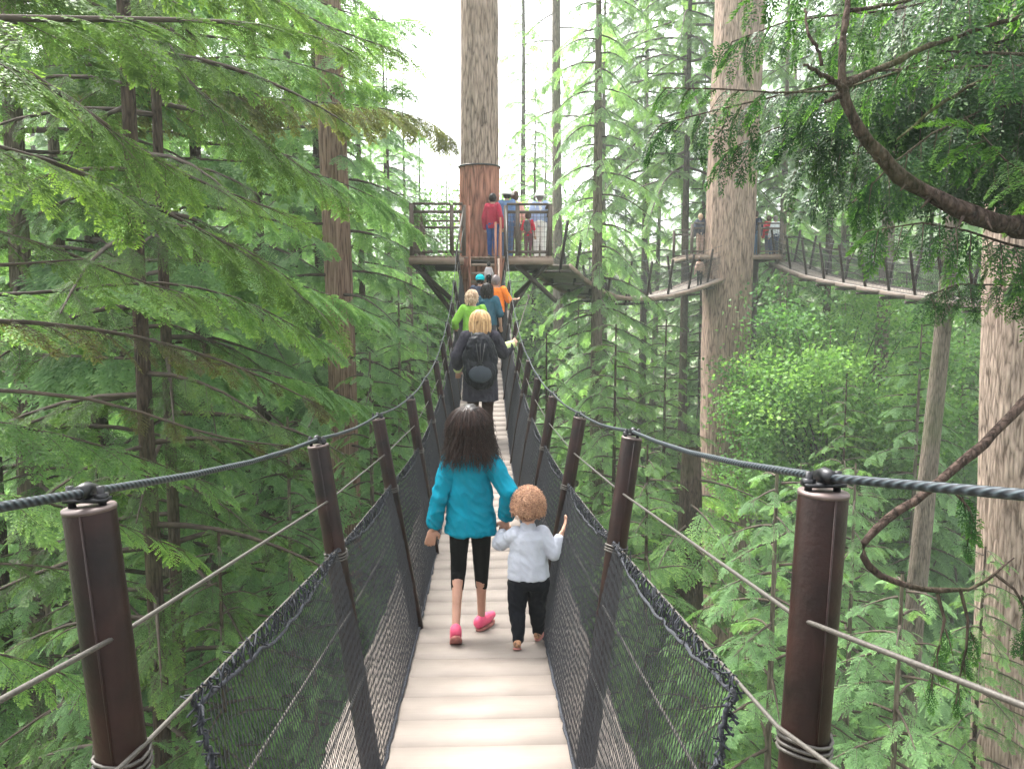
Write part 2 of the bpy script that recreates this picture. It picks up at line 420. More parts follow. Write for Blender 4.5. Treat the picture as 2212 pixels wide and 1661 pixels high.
proto_tree('tall_a', 34, 4.6, 5, 120, 1, 0.32, 'bark_mid', 'hemlock')
proto_tree('tall_b', 29, 3.8, 2, 110, 2, 0.26, 'bark_dark', 'hemlock_pale')
proto_tree('tall_c', 38, 5.0, 9, 110, 3, 0.40, 'bark_fir', 'hemlock_pale', droop=0.35)
proto_tree('high_a', 36, 4.4, 19.5, 95, 8, 0.24, 'bark_dark', 'hemlock', droop=0.4)
proto_tree('near_a', 15, 3.0, 2.0, 88, 14, 0.12, 'bark_dark', 'hemlock', top_pow=0.9, lib=LIB_F, fl=0.62, step=0.30)
proto_tree('near_b', 12, 2.7, 1.5, 80, 15, 0.10, 'bark_mid', 'hemlock_pale', top_pow=0.9, lib=LIB_F, fl=0.60, step=0.30)
proto_tree('young_a', 15, 3.4, 0.8, 95, 4, 0.13, 'bark_dark', 'hemlock', top_pow=0.9)
proto_tree('young_b', 12, 3.0, 0.5, 85, 5, 0.11, 'bark_mid', 'hemlock_pale', top_pow=0.9)

def maple_proto(key, H, R, seed, nleaf=9000, size=0.16):
    r = np.random.default_rng(seed); qw = Q(); V = []; T = []
    cl = []
    for i in range(46):
        az = r.random() * 6.28; el = r.uniform(0.25, 1.0); L = R * (0.5 + 0.6 * r.random())
        e = np.array([math.cos(az) * L, math.sin(az) * L, H * (0.40 + 0.60 * r.random() * (1.15 - .5 * L / R))])
        s0 = np.array([0, 0, H * r.uniform(0.2, 0.5)])
        pts = [s0 * (1 - u) + e * u + np.array([0, 0, 0.12 * H * math.sin(3.1 * u)]) for u in np.linspace(0, 1, 6)]
        qw.tube(pts, [0.035 * (1 - 0.85 * u) for u in np.linspace(0, 1, 6)], k=4, cap=False)
        for w in (0.55, 0.75, 0.9, 1.0): cl.append(pts[min(5, int(w * 5))] + r.normal(0, .35, 3))
    cl = np.array(cl); c = cl[r.integers(len(cl), size=nleaf)]
    P = c + r.normal(0, 1, (nleaf, 3)) * np.array([0.5, 0.5, 0.28])
    D = r.normal(0, 1, (nleaf, 3)); D[:, 2] -= 0.4; D /= np.linalg.norm(D, axis=1)[:, None]
    N = r.normal(0, 0.5, (nleaf, 3)) + np.array([0, 0, 1.0]); S = np.cross(D, N); S /= np.linalg.norm(S, axis=1)[:, None]
    L = size * (0.6 + 0.7 * r.random((nleaf, 1)))
    V = np.stack([P, P + D * L * .45 + S * L * .42, P + D * L, P + D * L * .45 - S * L * .42], axis=1).reshape(-1, 3)
    q = Q(); q.add(V, np.arange(len(V)).reshape(-1, 4), np.repeat((r.uniform(0.05, 0.75, len(cl))[np.searchsorted(np.sort(c[:, 0]), c[:, 0]) % len(cl)] + r.uniform(-.1, .1, nleaf)), 4))
    PROTO[key] = dict(H=H * 0.8, r0=0.09, bark='bark_mid', leaf='maple', ql=q, qw=qw, meshes=None, seed=seed)
maple_proto('maple', 16, 3.3, 11, nleaf=42000, size=0.12)

# ---------------------------------------------------------------- named trees of the picture
def big_trunk(label, px_top, px_bot, yy, Y, w_px, bark, name='fir_tree', ztop=48.0, taper=0.72, group=None, k=30, seed=0, wob=0.12):
    """trunk whose axis passes pixel (px_top,yy0) and (px_bot,yy1) at distance Y"""
    a = at(px_top, yy[0], Y); c = at(px_bot, yy[1], Y)
    d = (a - c) / (a.z - c.z)
    base = c + d * (ground_z(c.x, c.y) - 0.6 - c.z); top = c + d * (ztop - c.z)
    r = w_px / F * Y / 2
    root = empty(name, base, 0, label, 'tree', group)
    zm = 16.0; u = (zm - base.z) / (ztop - base.z)
    r0 = r / (1 - (1 - taper) * u); r1 = r0 * taper
    trunk_mesh('trunk', base, top, r0, r1, M[bark], root, k=k, n=46, ridges=0.035, origin=base, seed=seed, flare=0.35, wob=wob)
    return root, base, top, r

def sparse_crown(root, base, axis_top, z_from, z_to, R, nb, seed, leaf, lib=LIB_M, fl=0.9, r_tr=0.3, az_only=None, droop=0.35, step=0.4, tshift=0.0, bark='twig', dens=1.0):
    r = np.random.default_rng(seed); ql, qw = Q(), Q()
    b = np.array(tuple(base)); t = np.array(tuple(axis_top))
    for i in range(nb):
        z = z_from + (z_to - z_from) * (i + r.random()) / nb
        w = (z - b[2]) / (t[2] - b[2]); c = b * (1 - w) + t * w
        az = i * 2.399 + r.uniform(-.5, .5) if az_only is None else az_only[0] + (az_only[1] - az_only[0]) * r.random()
        L = R * (0.55 + 0.5 * r.random()) * (1 - 0.25 * (z - z_from) / (z_to - z_from + .01))
        d = np.array([math.cos(az), math.sin(az), 0])
        pts = [c + d * (r_tr * 0.8 + L * m / 6) + np.array([0, 0, L * (0.05 * m / 6 - droop * (m / 6) ** 2)]) for m in range(7)]
        bough(ql, qw, pts, lib, r, fl=min(fl, 0.3 + L * 0.3), step=step, r0=0.012 + 0.010 * L, start=0.2, hang=0.25, wk=4, tshift=tshift + r.uniform(-.1, .1), dens=dens)
    qw.build('branches', M[bark], root, origin=base)
    ql.build('crown', M[leaf], root, origin=base)

# platform host tree
T1, b1, t1, r1_ = big_trunk('tall straight fir trunk rising through the near viewing platform', 1035, 1036, (60, 540), 22.6, 81, 'bark_fir', seed=1, wob=0.0)
sparse_crown(T1, b1, t1, 30, 46, 5.0, 26, 101, 'hemlock_pale', r_tr=0.5)
# reddish lower sleeve of T1, below the ring
za, zb = at(1036, 362, 22.6).z, at(1036, 560, 22.6).z
q = Q(); cxy = lambda z: (b1 + (t1 - b1) * ((z - b1.z) / (t1.z - b1.z)))
def sleeve(z0, z1, rr, mat, name, n=10, ridg=0.02):
    s = trunk_mesh(name, cxy(z0), cxy(z1), rr, rr * 0.985, mat, T1, k=30, n=n, ridges=ridg, origin=b1, flare=0.0, seed=4, wob=0.0)
    return s
sleeve(zb - 3.0, za, r1_ * 1.06, M['bark_red'], 'stripped_bark', n=12)
qr = Q(); c0 = cxy(za); ring = [c0 + Vector((math.cos(a) * r1_ * 1.09, math.sin(a) * r1_ * 1.09, 0)) for a in np.linspace(0, 2 * math.pi, 33)]
qr.tube(ring, 0.022, k=6); qr.build('steel_band', M['clamp'], T1, origin=b1)
# big right fir, host of the far platform
T2, b2, t2, r2_ = big_trunk('massive pale barked fir trunk right of centre hiding half the far platform', 1592, 1560, (100, 1250), 33.0, 105, 'bark_big', taper=0.9, seed=2, k=36)
sparse_crown(T2, b2, t2, 31, 47, 7.0, 26, 102, 'hemlock', r_tr=1.0)
# right edge fir
T3, b3, t3, r3_ = big_trunk('thick pale fir trunk cut by the right edge', 2236, 2180, (150, 1400), 14.0, 158, 'bark_fir', seed=3)
sparse_crown(T3, b3, t3, 27, 45, 5.0, 14, 103, 'cedar', r_tr=0.6)
# left reddish cedar
T4, b4, t4, r4_ = big_trunk('reddish cedar trunk half veiled by boughs, left of the walkway', 716, 742, (250, 1000), 20.0, 58, 'bark_redfar', name='cedar_tree', seed=5)
sparse_crown(T4, b4, t4, 8, 25.0, 3.0, 66, 104, 'hemlock_pale', r_tr=0.3)
q1, q2 = Q(), Q()
# left dark pair
for (xt, xb, w, Y, lab, sd) in ((288, 345, 31, 9.4, 'dark slender hemlock, thicker stem of the pair on the left', 6), (346, 388, 22, 10.6, 'dark slender hemlock, thinner stem of the pair on the left', 7)):
    T, b_, t_, rr = big_trunk(lab, xt, xb, (450, 1450), Y, w, 'bark_dark', name='hemlock_tree', ztop=30, taper=0.3, k=14, seed=sd)
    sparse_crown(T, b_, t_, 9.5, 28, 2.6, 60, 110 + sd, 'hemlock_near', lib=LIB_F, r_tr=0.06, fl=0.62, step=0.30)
# pale hemlock right of the platform tree
T7, b7, t7, _ = big_trunk('pale green hemlock with dark stem between the two walkway trees', 1291, 1291, (80, 900), 26.0, 24, 'bark_mid', name='hemlock_tree', ztop=31, taper=0.1, k=14, seed=8)
sparse_crown(T7, b7, t7, 5, 30.5, 2.3, 130, 121, 'hemlock_pale', r_tr=0.08, fl=0.8, droop=0.55, tshift=0.1)
T8, b8, t8, _ = big_trunk('bare grey fir stem behind the near platform railing', 1203, 1205, (50, 600), 40.0, 22, 'bark_mid', ztop=44, taper=0.5, k=14, seed=9)
sparse_crown(T8, b8, t8, 24, 43, 4.5, 22, 122, 'hemlock', r_tr=0.2, dens=0.5)
T9, b9, t9, _ = big_trunk('thin grey stem under the left wing of the near platform', 884, 886, (590, 800), 34.0, 15, 'bark_mid', ztop=18, taper=0.6, k=12, seed=10)
sparse_crown(T9, b9, t9, 13, 17.5, 1.8, 14, 123, 'hemlock_pale', r_tr=0.1)
for (xt, xb, y0, y1, Y, w, lab, zt, cz) in (
        (2046, 2008, 600, 1010, 22, 34, 'slim brown trunk crossing the far walkway near the right edge', 34, 19.2),
        (1912, 1893, 580, 900, 30, 28, 'slim dark trunk under the far walkway beside the brown one', 38, 19.6),
        (1487, 1484, 1000, 1310, 17, 17, 'thin dark sapling stem standing before the massive fir', 13, 6),
        (1130, 1130, 60, 420, 55, 12, 'far thin dark stem just right of the platform tree', 40, 24),
        (1480, 1480, 100, 500, 50, 16, 'far brown stem left of the massive fir', 42, 22),
        (620, 640, 100, 900, 26, 20, 'brown stem deep in the left hand boughs', 36, 14),
        (110, 160, 200, 1200, 16, 24, 'brown stem behind the boughs at the far left', 36, 12)):
    T, b_, t_, _ = big_trunk(lab, xt, xb, (y0, y1), Y, w, 'bark_mid' if w > 18 else 'bark_dark', name='hemlock_tree', ztop=zt, taper=0.3, k=12, seed=int(xt))
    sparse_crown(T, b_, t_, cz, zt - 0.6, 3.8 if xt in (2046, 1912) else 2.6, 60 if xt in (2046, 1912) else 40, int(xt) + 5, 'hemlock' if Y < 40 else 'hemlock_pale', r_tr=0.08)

# ---------------------------------------------------------------- near boughs of trees that stand beside the frame
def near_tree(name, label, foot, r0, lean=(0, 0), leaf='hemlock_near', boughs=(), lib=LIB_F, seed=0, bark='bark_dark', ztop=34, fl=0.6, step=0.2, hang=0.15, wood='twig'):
    gz = ground_z(*foot) - 0.5; base = Vector((foot[0], foot[1], gz))
    root = empty(name, base, 0, label, 'tree')
    trunk_mesh('trunk', base, (foot[0] + lean[0], foot[1] + lean[1], ztop), r0, r0 * 0.3, M[bark], root, k=20, n=30, origin=base, seed=seed)
    r = np.random.default_rng(seed)
    for bz in boughs:
        pix = bz['p']; ql, qw = Q(), Q()
        pts = [np.array(tuple(at(*p))) for p in pix]
        # start at the trunk
        p0 = np.array([foot[0], foot[1], pts[0][2] - 0.1 * (pts[0][0] - foot[0]) * (1 if foot[0] < 0 else -1) * 0])
        full = [p0] + pts
        P = np.array(full); S = np.concatenate([[0], np.cumsum(np.linalg.norm(np.diff(P, axis=0), axis=1))]); L = S[-1]
        n = max(10, int(L / 0.25)); fine = [np.array([np.interp(L * i / n, S, P[:, k]) for k in range(3)]) for i in range(n + 1)]
        for _ in range(2):
            fine = [fine[0]] + [(fine[i - 1] + 2 * fine[i] + fine[i + 1]) / 4 for i in range(1, n)] + [fine[-1]]
        bough(ql, qw, fine, lib, r, fl=bz.get('fl', fl), step=bz.get('step', step), r0=bz.get('r', 0.03), start=bz.get('start', 0.15), hang=bz.get('hang', hang), wk=8, tshift=bz.get('t', 0.0), dens=bz.get('dens', 0.8), spread=bz.get('spread', 58))
        w = qw.build('bough', M[wood], root, smooth=True, origin=base)
        if bz.get('leaf', True): ql.build('needles', M[bz.get('mat', leaf)], w, origin=base)

LB = [
    dict(p=[(-60, 40, 5.2), (230, 42, 5.4), (480, 44, 5.8), (640, 60, 6.3), (760, 110, 6.8)], r=0.035, fl=0.85, step=0.16),
    dict(p=[(0, 95, 4.6), (200, 250, 5.0), (330, 350, 5.4), (470, 410, 5.9), (640, 470, 6.5)], r=0.026, fl=0.75, step=0.2, hang=0.25),
    dict(p=[(100, -60, 6.0), (300, 60, 6.3), (420, 200, 6.6), (560, 300, 7.0), (740, 420, 7.6)], r=0.025, fl=0.9, step=0.17, hang=0.2),
    dict(p=[(300, -140, 7.0), (520, -40, 7.4), (700, 60, 7.8), (860, 110, 8.2)], r=0.03, fl=1.0, step=0.18, t=0.1),
    dict(p=[(-60, 300, 6.2), (160, 360, 6.6), (380, 470, 7.2), (560, 560, 7.8), (720, 700, 8.4)], r=0.03, fl=0.95, step=0.17, hang=0.25),
    dict(p=[(-60, 480, 5.5), (100, 520, 5.8), (260, 600, 6.2), (420, 640, 6.7)], r=0.022, fl=0.7, step=0.2),
    dict(p=[(0, 575, 5.2), (100, 572, 5.4), (180, 560, 5.5)], r=0.022, fl=0.4, step=0.5),
]
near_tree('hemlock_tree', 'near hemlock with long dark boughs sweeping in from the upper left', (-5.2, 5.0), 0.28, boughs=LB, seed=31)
LB2 = [
    dict(p=[(-60, 690, 6.0), (160, 700, 6.3), (340, 735, 6.7), (520, 790, 7.2), (700, 880, 7.8)], r=0.026, fl=0.7, step=0.26, hang=0.2, mat='hemlock_brown'),
    dict(p=[(-60, 640, 7.2), (160, 630, 7.5), (330, 600, 7.8), (520, 640, 8.2), (700, 740, 8.8)], r=0.022, fl=0.95, step=0.16, t=0.0, mat='hemlock', hang=0.25),
    dict(p=[(-60, 845, 5.2), (120, 842, 5.4), (250, 868, 5.6), (360, 910, 5.9), (480, 950, 6.3), (640, 965, 6.9)], r=0.022, fl=0.55, step=0.28, dens=0.7, mat='hemlock_brown'),
    dict(p=[(-60, 900, 6.8), (120, 935, 7.0), (300, 985, 7.3), (470, 1050, 7.7)], r=0.02, fl=0.8, step=0.2, mat='hemlock'),
    dict(p=[(-60, 1060, 6.0), (100, 1080, 6.4), (260, 1130, 6.9), (420, 1200, 7.4)], r=0.02, fl=0.75, step=0.22, t=0.1, mat='hemlock'),
    dict(p=[(-60, 1220, 6.0), (100, 1215, 6.2), (300, 1260, 6.6)], r=0.018, fl=0.6, step=0.3, dens=0.6),
    dict(p=[(-60, 1400, 6.5), (100, 1430, 6.8), (260, 1520, 7.2)], r=0.018, fl=0.8, step=0.2, t=0.1, mat='hemlock'),
]
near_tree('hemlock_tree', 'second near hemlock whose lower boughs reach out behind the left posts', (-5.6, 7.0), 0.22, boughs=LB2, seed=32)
# reddish brown arching bough from the cedar
LB3 = [
    dict(p=[(640, 220, 15.5), (760, 225, 16), (860, 240, 16.5), (930, 262, 17), (975, 300, 17.5)], r=0.03, fl=1.1, step=0.16, hang=0.55, t=0.4, mat='hemlock_brown'),
    dict(p=[(560, 350, 14), (700, 380, 15), (820, 430, 16), (900, 500, 17)], r=0.03, fl=1.2, step=0.18, hang=0.4, t=0.1, mat='hemlock_pale'),
    dict(p=[(600, -40, 13), (720, 20, 13.5), (830, 50, 14), (885, 40, 14.5)], r=0.03, fl=1.3, step=0.16, hang=0.35, t=0.2, mat='hemlock_pale'),
    dict(p=[(560, 120, 12), (700, 150, 12.5), (800, 190, 13), (840, 190, 13.5)], r=0.03, fl=1.1, step=0.18, hang=0.3, t=0.1),
    dict(p=[(450, 560, 11), (600, 600, 12), (720, 640, 13), (830, 690, 14)], r=0.03, fl=1.2, step=0.18, hang=0.35, t=0.05, mat='hemlock_pale'),
    dict(p=[(420, 780, 11), (560, 800, 12), (680, 830, 13), (800, 880, 14)], r=0.03, fl=1.2, step=0.18, hang=0.35, t=0.1, mat='hemlock_pale'),
]
near_tree('hemlock_tree', 'broad hemlock with arching boughs just left of the bright sky gap', (-7.6, 13.0), 0.26, boughs=LB3, seed=33, leaf='hemlock', lib=LIB_M)

# right: cedar with the mossy limb
def limb_tree():
    foot = (6.2, 5.6); gz = ground_z(*foot) - 0.5; base = Vector((foot[0], foot[1], gz))
    root = empty('cedar_tree', base, 0, 'near cedar with a crooked mossy limb and dark hanging sprays, upper right', 'tree')
    trunk_mesh('trunk', base, (6.6, 5.8, 34), 0.42, 0.15, M['bark_redfar'], root, k=22, n=30, origin=base, seed=61)
    r = np.random.default_rng(62)
    def smooth(pts, rad, n=40):
        P = np.array([tuple(p) for p in pts]); S = np.concatenate([[0], np.cumsum(np.linalg.norm(np.diff(P, axis=0), axis=1))]); L = S[-1]
        f = [np.array([np.interp(L * i / n, S, P[:, k]) for k in range(3)]) for i in range(n + 1)]
        rr = [float(np.interp(L * i / n, S, rad)) for i in range(n + 1)]
        for _ in range(2): f = [f[0]] + [(f[i - 1] + 2 * f[i] + f[i + 1]) / 4 for i in range(1, n)] + [f[-1]]
        f = [p + r.normal(0, 0.0035, 3) for p in f]; rr = [v * (1 + 0.10 * r.normal()) for v in rr]
        return f, rr
    main = [(6.3, 5.6, at(2212, 500, 5.2).z - 0.1), at(2230, 496, 5.0), at(2130, 478, 4.8), at(2040, 438, 4.75), at(1950, 388, 4.7), at(1885, 325, 4.65), at(1836, 255, 4.6), at(1818, 195, 4.6), at(1818, 100, 4.65), at(1832, 10, 4.7), at(1838, -120, 4.8)]
    f, rr = smooth(main, [0.10, 0.066, 0.058, 0.047, 0.040, 0.035, 0.031, 0.028, 0.019, 0.015, 0.01], 60)
    q = Q(); q.tube(f, rr, k=12); w = q.build('limb', M['bark_moss'], root, smooth=True, origin=base)
    subs = [([at(1824, 182, 4.6), at(1900, 150, 4.7), at(1985, 108, 4.85), at(2080, 74, 5.0), at(2230, 28, 5.2)], [0.022, 0.019, 0.016, 0.014, 0.012]),
            ([at(1820, 190, 4.6), at(1790, 168, 4.55), at(1738, 141, 4.45)], [0.018, 0.014, 0.008]),
            ([at(1815, 205, 4.6), at(1782, 222, 4.55)], [0.016, 0.008]),
            ([at(1775, 140, 4.6), at(1768, 110, 4.6), at(1745, 70, 4.6), at(1738, 20, 4.7)], [0.011, 0.010, 0.008, 0.006]),
            ([at(1940, 300, 4.9), at(2010, 240, 5.0), at(2090, 190, 5.2), at(2230, 130, 5.5)], [0.008, 0.01, 0.011, 0.012]),
            ([at(1835, 24, 4.7), at(1900, 15, 4.8), at(2010, -10, 5.0)], [0.012, 0.01, 0.006])]
    for p, rad in subs:
        f2, r2 = smooth(p, rad, 18); q = Q(); q.tube(f2, r2, k=8); q.build('branch', M['bark_moss'], root, smooth=True, origin=base)
    for (x0, y0, x1, y1) in ((1960, 395, 1945, 412), (2005, 432, 1990, 450), (1868, 310, 1855, 318), (2080, 470, 2068, 492), (1900, 345, 1884, 350), (2130, 470, 2142, 495)):
        stub = Q(); stub.tube([at(x0, y0, 4.72), at(x1, y1, 4.6)], [0.012, 0.004], k=6)
        stub.build('broken_stub', M['bark_moss'], root, origin=base)
    # moss on the thick part
    V = []; Tn = []
    for i in range(2600):
        k_ = int(r.integers(3, 34)); p = f[k_] + r.normal(0, 1, 3) * np.array([0.02, 0.02, 0.01]) + np.array([0, 0, rr[k_] * 0.75])
        if r.random() < 0.35 or k_ > 24: 
            if r.random() < 0.6: continue
        d = r.normal(0, 1, 3); d[2] = abs(d[2]); d /= np.linalg.norm(d); s_ = np.cross(d, r.normal(0, 1, 3)); s_ /= np.linalg.norm(s_)
        L = 0.014; V += [p, p + d * L * .5 + s_ * .003, p + d * L, p + d * L * .5 - s_ * .003]; Tn += [r.uniform(.3, .8)] * 4
    mesh_np('moss', V, np.arange(len(V)).reshape(-1, 4), M['maple'], root, Tn, origin=base)
    # hanging sprays
    ql, qw = Q(), Q()
    RB = [  # (pixels, frond length, hang, tint)
        ([(2300, -40, 6.2), (2100, -20, 6.0), (1900, 30, 5.8), (1700, 40, 5.8), (1580, 90, 5.9)], 0.62, 0.7, 0.0),
        ([(2300, 60, 6.4), (2120, 100, 6.2), (1960, 170, 6.0), (1800, 240, 6.0), (1640, 290, 6.0), (1560, 330, 6.1)], 0.62, 0.7, -0.02),
        ([(1990, 110, 5.0), (1900, 180, 5.2), (1760, 205, 5.2), (1600, 195, 5.3), (1430, 190, 5.4)], 0.42, 0.45, 0.05),
        ([(2300, 200, 5.6), (2120, 240, 5.5), (1990, 300, 5.4), (1900, 380, 5.3), (1840, 440, 5.3)], 0.6, 0.8, 0.0),
        ([(2300, 320, 6.6), (2120, 330, 6.4), (1920, 330, 6.3), (1800, 330, 6.2), (1720, 360, 6.2)], 0.62, 0.85, 0.0),
        ([(2300, 560, 5.4), (2150, 520, 5.1), (2030, 480, 4.9), (1930, 490, 4.8), (1870, 500, 4.8)], 0.5, 0.8, 0.15),
        ([(2300, -120, 5.2), (2150, -60, 5.1), (2000, -20, 5.0), (1860, -60, 5.0), (1640, -50, 5.0)], 0.6, 0.6, 0.05),
        ([(2330, 430, 5.0), (2240, 400, 4.9), (2150, 330, 4.8), (2080, 250, 4.8)], 0.5, 0.5, 0.3),
        ([(2330, 150, 7.2), (2200, 60, 7.1), (2020, 20, 7.0), (1900, 60, 6.9), (1760, 110, 6.9)], 0.75, 0.7, 0.0),
        ([(2200, 300, 7.0), (2050, 330, 6.8), (1900, 360, 6.7), (1820, 370, 6.6), (1760, 390, 6.6)], 0.75, 0.9, -0.03),
        ([(2150, 180, 6.0), (2000, 230, 6.0), (1880, 290, 6.0), (1780, 280, 6.0), (1700, 290, 6.0)], 0.7, 0.9, -0.04),
        ([(1900, 150, 5.6), (1760, 190, 5.6), (1600, 230, 5.6), (1500, 250, 5.6), (1420, 270, 5.7)], 0.55, 0.8, 0.0),
        ([(2330, 330, 7.4), (2200, 300, 7.4), (2080, 310, 7.3), (1960, 340, 7.2), (1880, 420, 7.2)], 0.8, 0.9, -0.04),
        ([(2330, 20, 7.6), (2200, 120, 7.6), (2080, 160, 7.5), (1960, 200, 7.4), (1900, 230, 7.2)], 0.85, 0.9, -0.04),
        ([(2330, 600, 6.6), (2200, 620, 6.4), (2080, 610, 6.2), (2000, 640, 6.0)], 0.55, 0.6, 0.1),
    ]
    for pix, fl, hang, tsh in RB:
        pts = [np.array(tuple(at(*p))) for p in pix]
        ql, qw = Q(), Q()
        fine, _ = smooth(pts, [0.02] * len(pts), 26)
        bough(ql, qw, [np.array([foot[0], foot[1], pts[0][2] + .1])] + fine, LIB_C, r, fl=fl, step=0.15, r0=0.016, start=0.28, hang=hang, wk=6, tshift=tsh, spread=70)
        b_ = qw.build('bough', M['bark_dark'], root, smooth=True, origin=base); ql.build('sprays', M['cedar'], b_, origin=base)
    # lower crooked branch
    low = [(6.3, 5.6, at(2300, 780, 5.0).z), at(2260, 812, 4.3), at(2212, 872, 4.2), at(2120, 960, 4.1), at(2030, 1042, 4.0), at(1930, 1110, 3.9), at(1862, 1165, 3.85), at(1845, 1195, 3.85), at(1858, 1225, 3.85), at(1960, 1268, 3.9), at(2040, 1280, 3.95), at(2120, 1262, 4.0), at(2190, 1205, 4.1)]
    f, rr = smooth(low, [0.05, 0.028, 0.026, 0.024, 0.022, 0.021, 0.02, 0.018, 0.016, 0.014, 0.012, 0.009, 0.004], 70)
    q = Q(); q.tube(f, rr, k=10); q.build('limb', M['bark_moss'], root, smooth=True, origin=base)
    ql, qw = Q(), Q()
    for (x, y, x2, y2) in ((2025, 1282, 2040, 1420), (2075, 1275, 2095, 1450), (2150, 1240, 2240, 1330), (2020, 1040, 2120, 1110)):
        pts = [at(x, y, 3.95), at((x + x2) / 2 + 12, (y + y2) / 2, 3.9), at(x2 - 20, y2, 3.9), at(x2 - 30, y2 + 70, 3.9)]
        bough(ql, qw, pts, LIB_C, r, fl=0.2, step=0.14, r0=0.007, start=0.35, hang=0.7, wk=6)
    b_ = qw.build('twigs', M['bark_dark'], root, smooth=True, origin=base); ql.build('sprays', M['cedar'], b_, origin=base)
limb_tree()

# ---------------------------------------------------------------- the forest around
def px_of(x, y, z):
    v = R3.transposed() @ (Vector((x, y, z)) - EYE)
    return CX + F * v.x / -v.z, CY - F * v.y / -v.z
forest = []
def try_plant(key, x, y, s, label, group, name='conifer_tree'):
    z = ground_z(x, y)
    plant(key, x, y, z, s, random.random() * 6.28, label, group, name, tilt=random.uniform(-.02, .02))

# young trees whose tops stand just under the walkway (px, Y, top pixel row)
def plant_top(key, px, Y, top_y, label, name='hemlock_tree', group=None):
    p = at(px, top_y, Y); z = ground_z(p.x, p.y); H = PROTO[key]['H']
    s = max(0.35, (p.z - z) / H); plant(key, p.x, p.y, z, s, random.random() * 6.28, label, group, name)
for (k, px, Y, ty, lab) in (
        ('near_a', 1400, 13.5, 960, 'bright layered young hemlock just right of the walkway posts'),
        ('near_b', 1680, 10.5, 1010, 'young hemlock with fanned pale boughs beyond the second right post'),
        ('young_a', 1330, 18.5, 700, 'young hemlock standing under the far curved walkway'),
        ('near_b', 1950, 9.0, 1240, 'low feathery young hemlock in the lower right corner'),
        ('near_a', 2130, 12.0, 1180, 'dusky young hemlock at the foot of the right edge trunk'),
        ('near_b', 1850, 15.0, 1000, 'young hemlock between the brown trunk and the right steel post'),
        ('near_b', 620, 14.0, 900, 'young hemlock right below the reddish cedar trunk'),
        ('young_b', 800, 18.0, 760, 'pale young hemlock left of the walkway net'),
        ('near_a', 470, 9.0, 1150, 'shaded young hemlock behind the left net'),
        ('near_b', 200, 8.5, 1330, 'low pale young hemlock behind the leftmost steel post'),
        ('near_b', 80, 12.5, 880, 'dark young hemlock at the left edge'),
        ('young_b', 860, 24.0, 620, 'young hemlock beneath the left platform brace'),
        ('young_a', 1440, 24.0, 690, 'soft green hemlock left of the massive fir base'),
        ('young_b', 1700, 37, 610, 'pale hemlock just behind the massive fir on its right'), ('young_b', 1830, 41, 560, 'pale hemlock beyond the dip of the far walkway'), ('young_b', 1960, 38, 590, 'pale hemlock beyond the slim brown trunk'), ('young_b', 2090, 36, 600, 'pale hemlock far behind the right edge trunk'),
        ('tall_b', 1155, 43, 190, 'pale hemlock behind the right railing of the near platform'), ('tall_b', 870, 43, 160, 'pale hemlock on the left rim of the sky gap'),
        ('near_b', 1500, 12.0, 1340, 'small hemlock in front of the massive fir foot'),
        ('young_a', 1180, 21.5, 720, 'young hemlock close beside the right net of the walkway'),
        ('young_b', 1730, 19, 1000, 'pale young hemlock low beside the massive fir'), ('young_b', 1990, 25, 700, 'pale hemlock left of the right edge trunk'),
        ('young_a', 1830, 22, 820, 'young hemlock below the far walkway'), ('young_b', 1250, 30, 640, 'pale hemlock below the start of the far curved walkway'),
        ('tall_b', 905, 46, 250, 'pale hemlock rising behind the left platform wing'), ('tall_b', 965, 52, 330, 'far pale hemlock just left of the platform trunk'),
        ('tall_b', 1125, 50, 260, 'far pale hemlock just right of the platform trunk'), ('tall_c', 1180, 58, 210, 'far drooping fir right of the platform trunk'), ('tall_b', 835, 38, 130, 'pale hemlock beside the left edge of the sky gap'),
        ('near_b', 680, 9.0, 1420, 'little hemlock seen through the left net')):
    plant_top(k, px, Y, ty, lab)
for (px, Y, ty, lab) in ((1795, 29, 700, 'bright yellow green vine maple under the far walkway'), (1900, 34, 690, 'vine maple between the two slim trunks, half shaded'), (1720, 42, 760, 'low vine maple right behind the massive fir'), (1090, 45, 500, 'pale maple behind the platform railing')):
    plant_top('maple', px, Y, ty, lab, name='maple_tree')
# middle-distance evergreens that close the view left and right, above the walkways
for (k, px, Y, s_, lab) in (
        ('tall_a', 40, 13, 0.9, 'dense evergreen filling the far left edge'), ('tall_b', 200, 17, 1.05, 'pale evergreen behind the dark stem pair'),
        ('tall_b', 430, 16, 0.95, 'broad evergreen right of the dark stem pair'), ('tall_b', 560, 22, 1.1, 'pale feathery evergreen left of the reddish cedar trunk'),
        ('tall_a', 330, 24, 1.05, 'tall evergreen deep behind the dark stem pair'), ('tall_b', 780, 31, 0.95, 'pale evergreen right behind the reddish cedar trunk'),
        ('tall_b', 690, 27, 1.1, 'evergreen closing the view behind the reddish cedar trunk'),
        ('high_a', 1790, 38, 1.1, 'evergreen with high crown just right of the massive fir'), ('high_a', 1480, 37, 1.1, 'evergreen with high crown left behind the massive fir'),
        ('high_a', 1390, 45, 1.15, 'evergreen with high crown in the middle distance')):
    p = at(px, 600, Y); plant(k, p.x, p.y, ground_z(p.x, p.y), s_, random.random() * 6.28, lab, None, 'hemlock_tree')
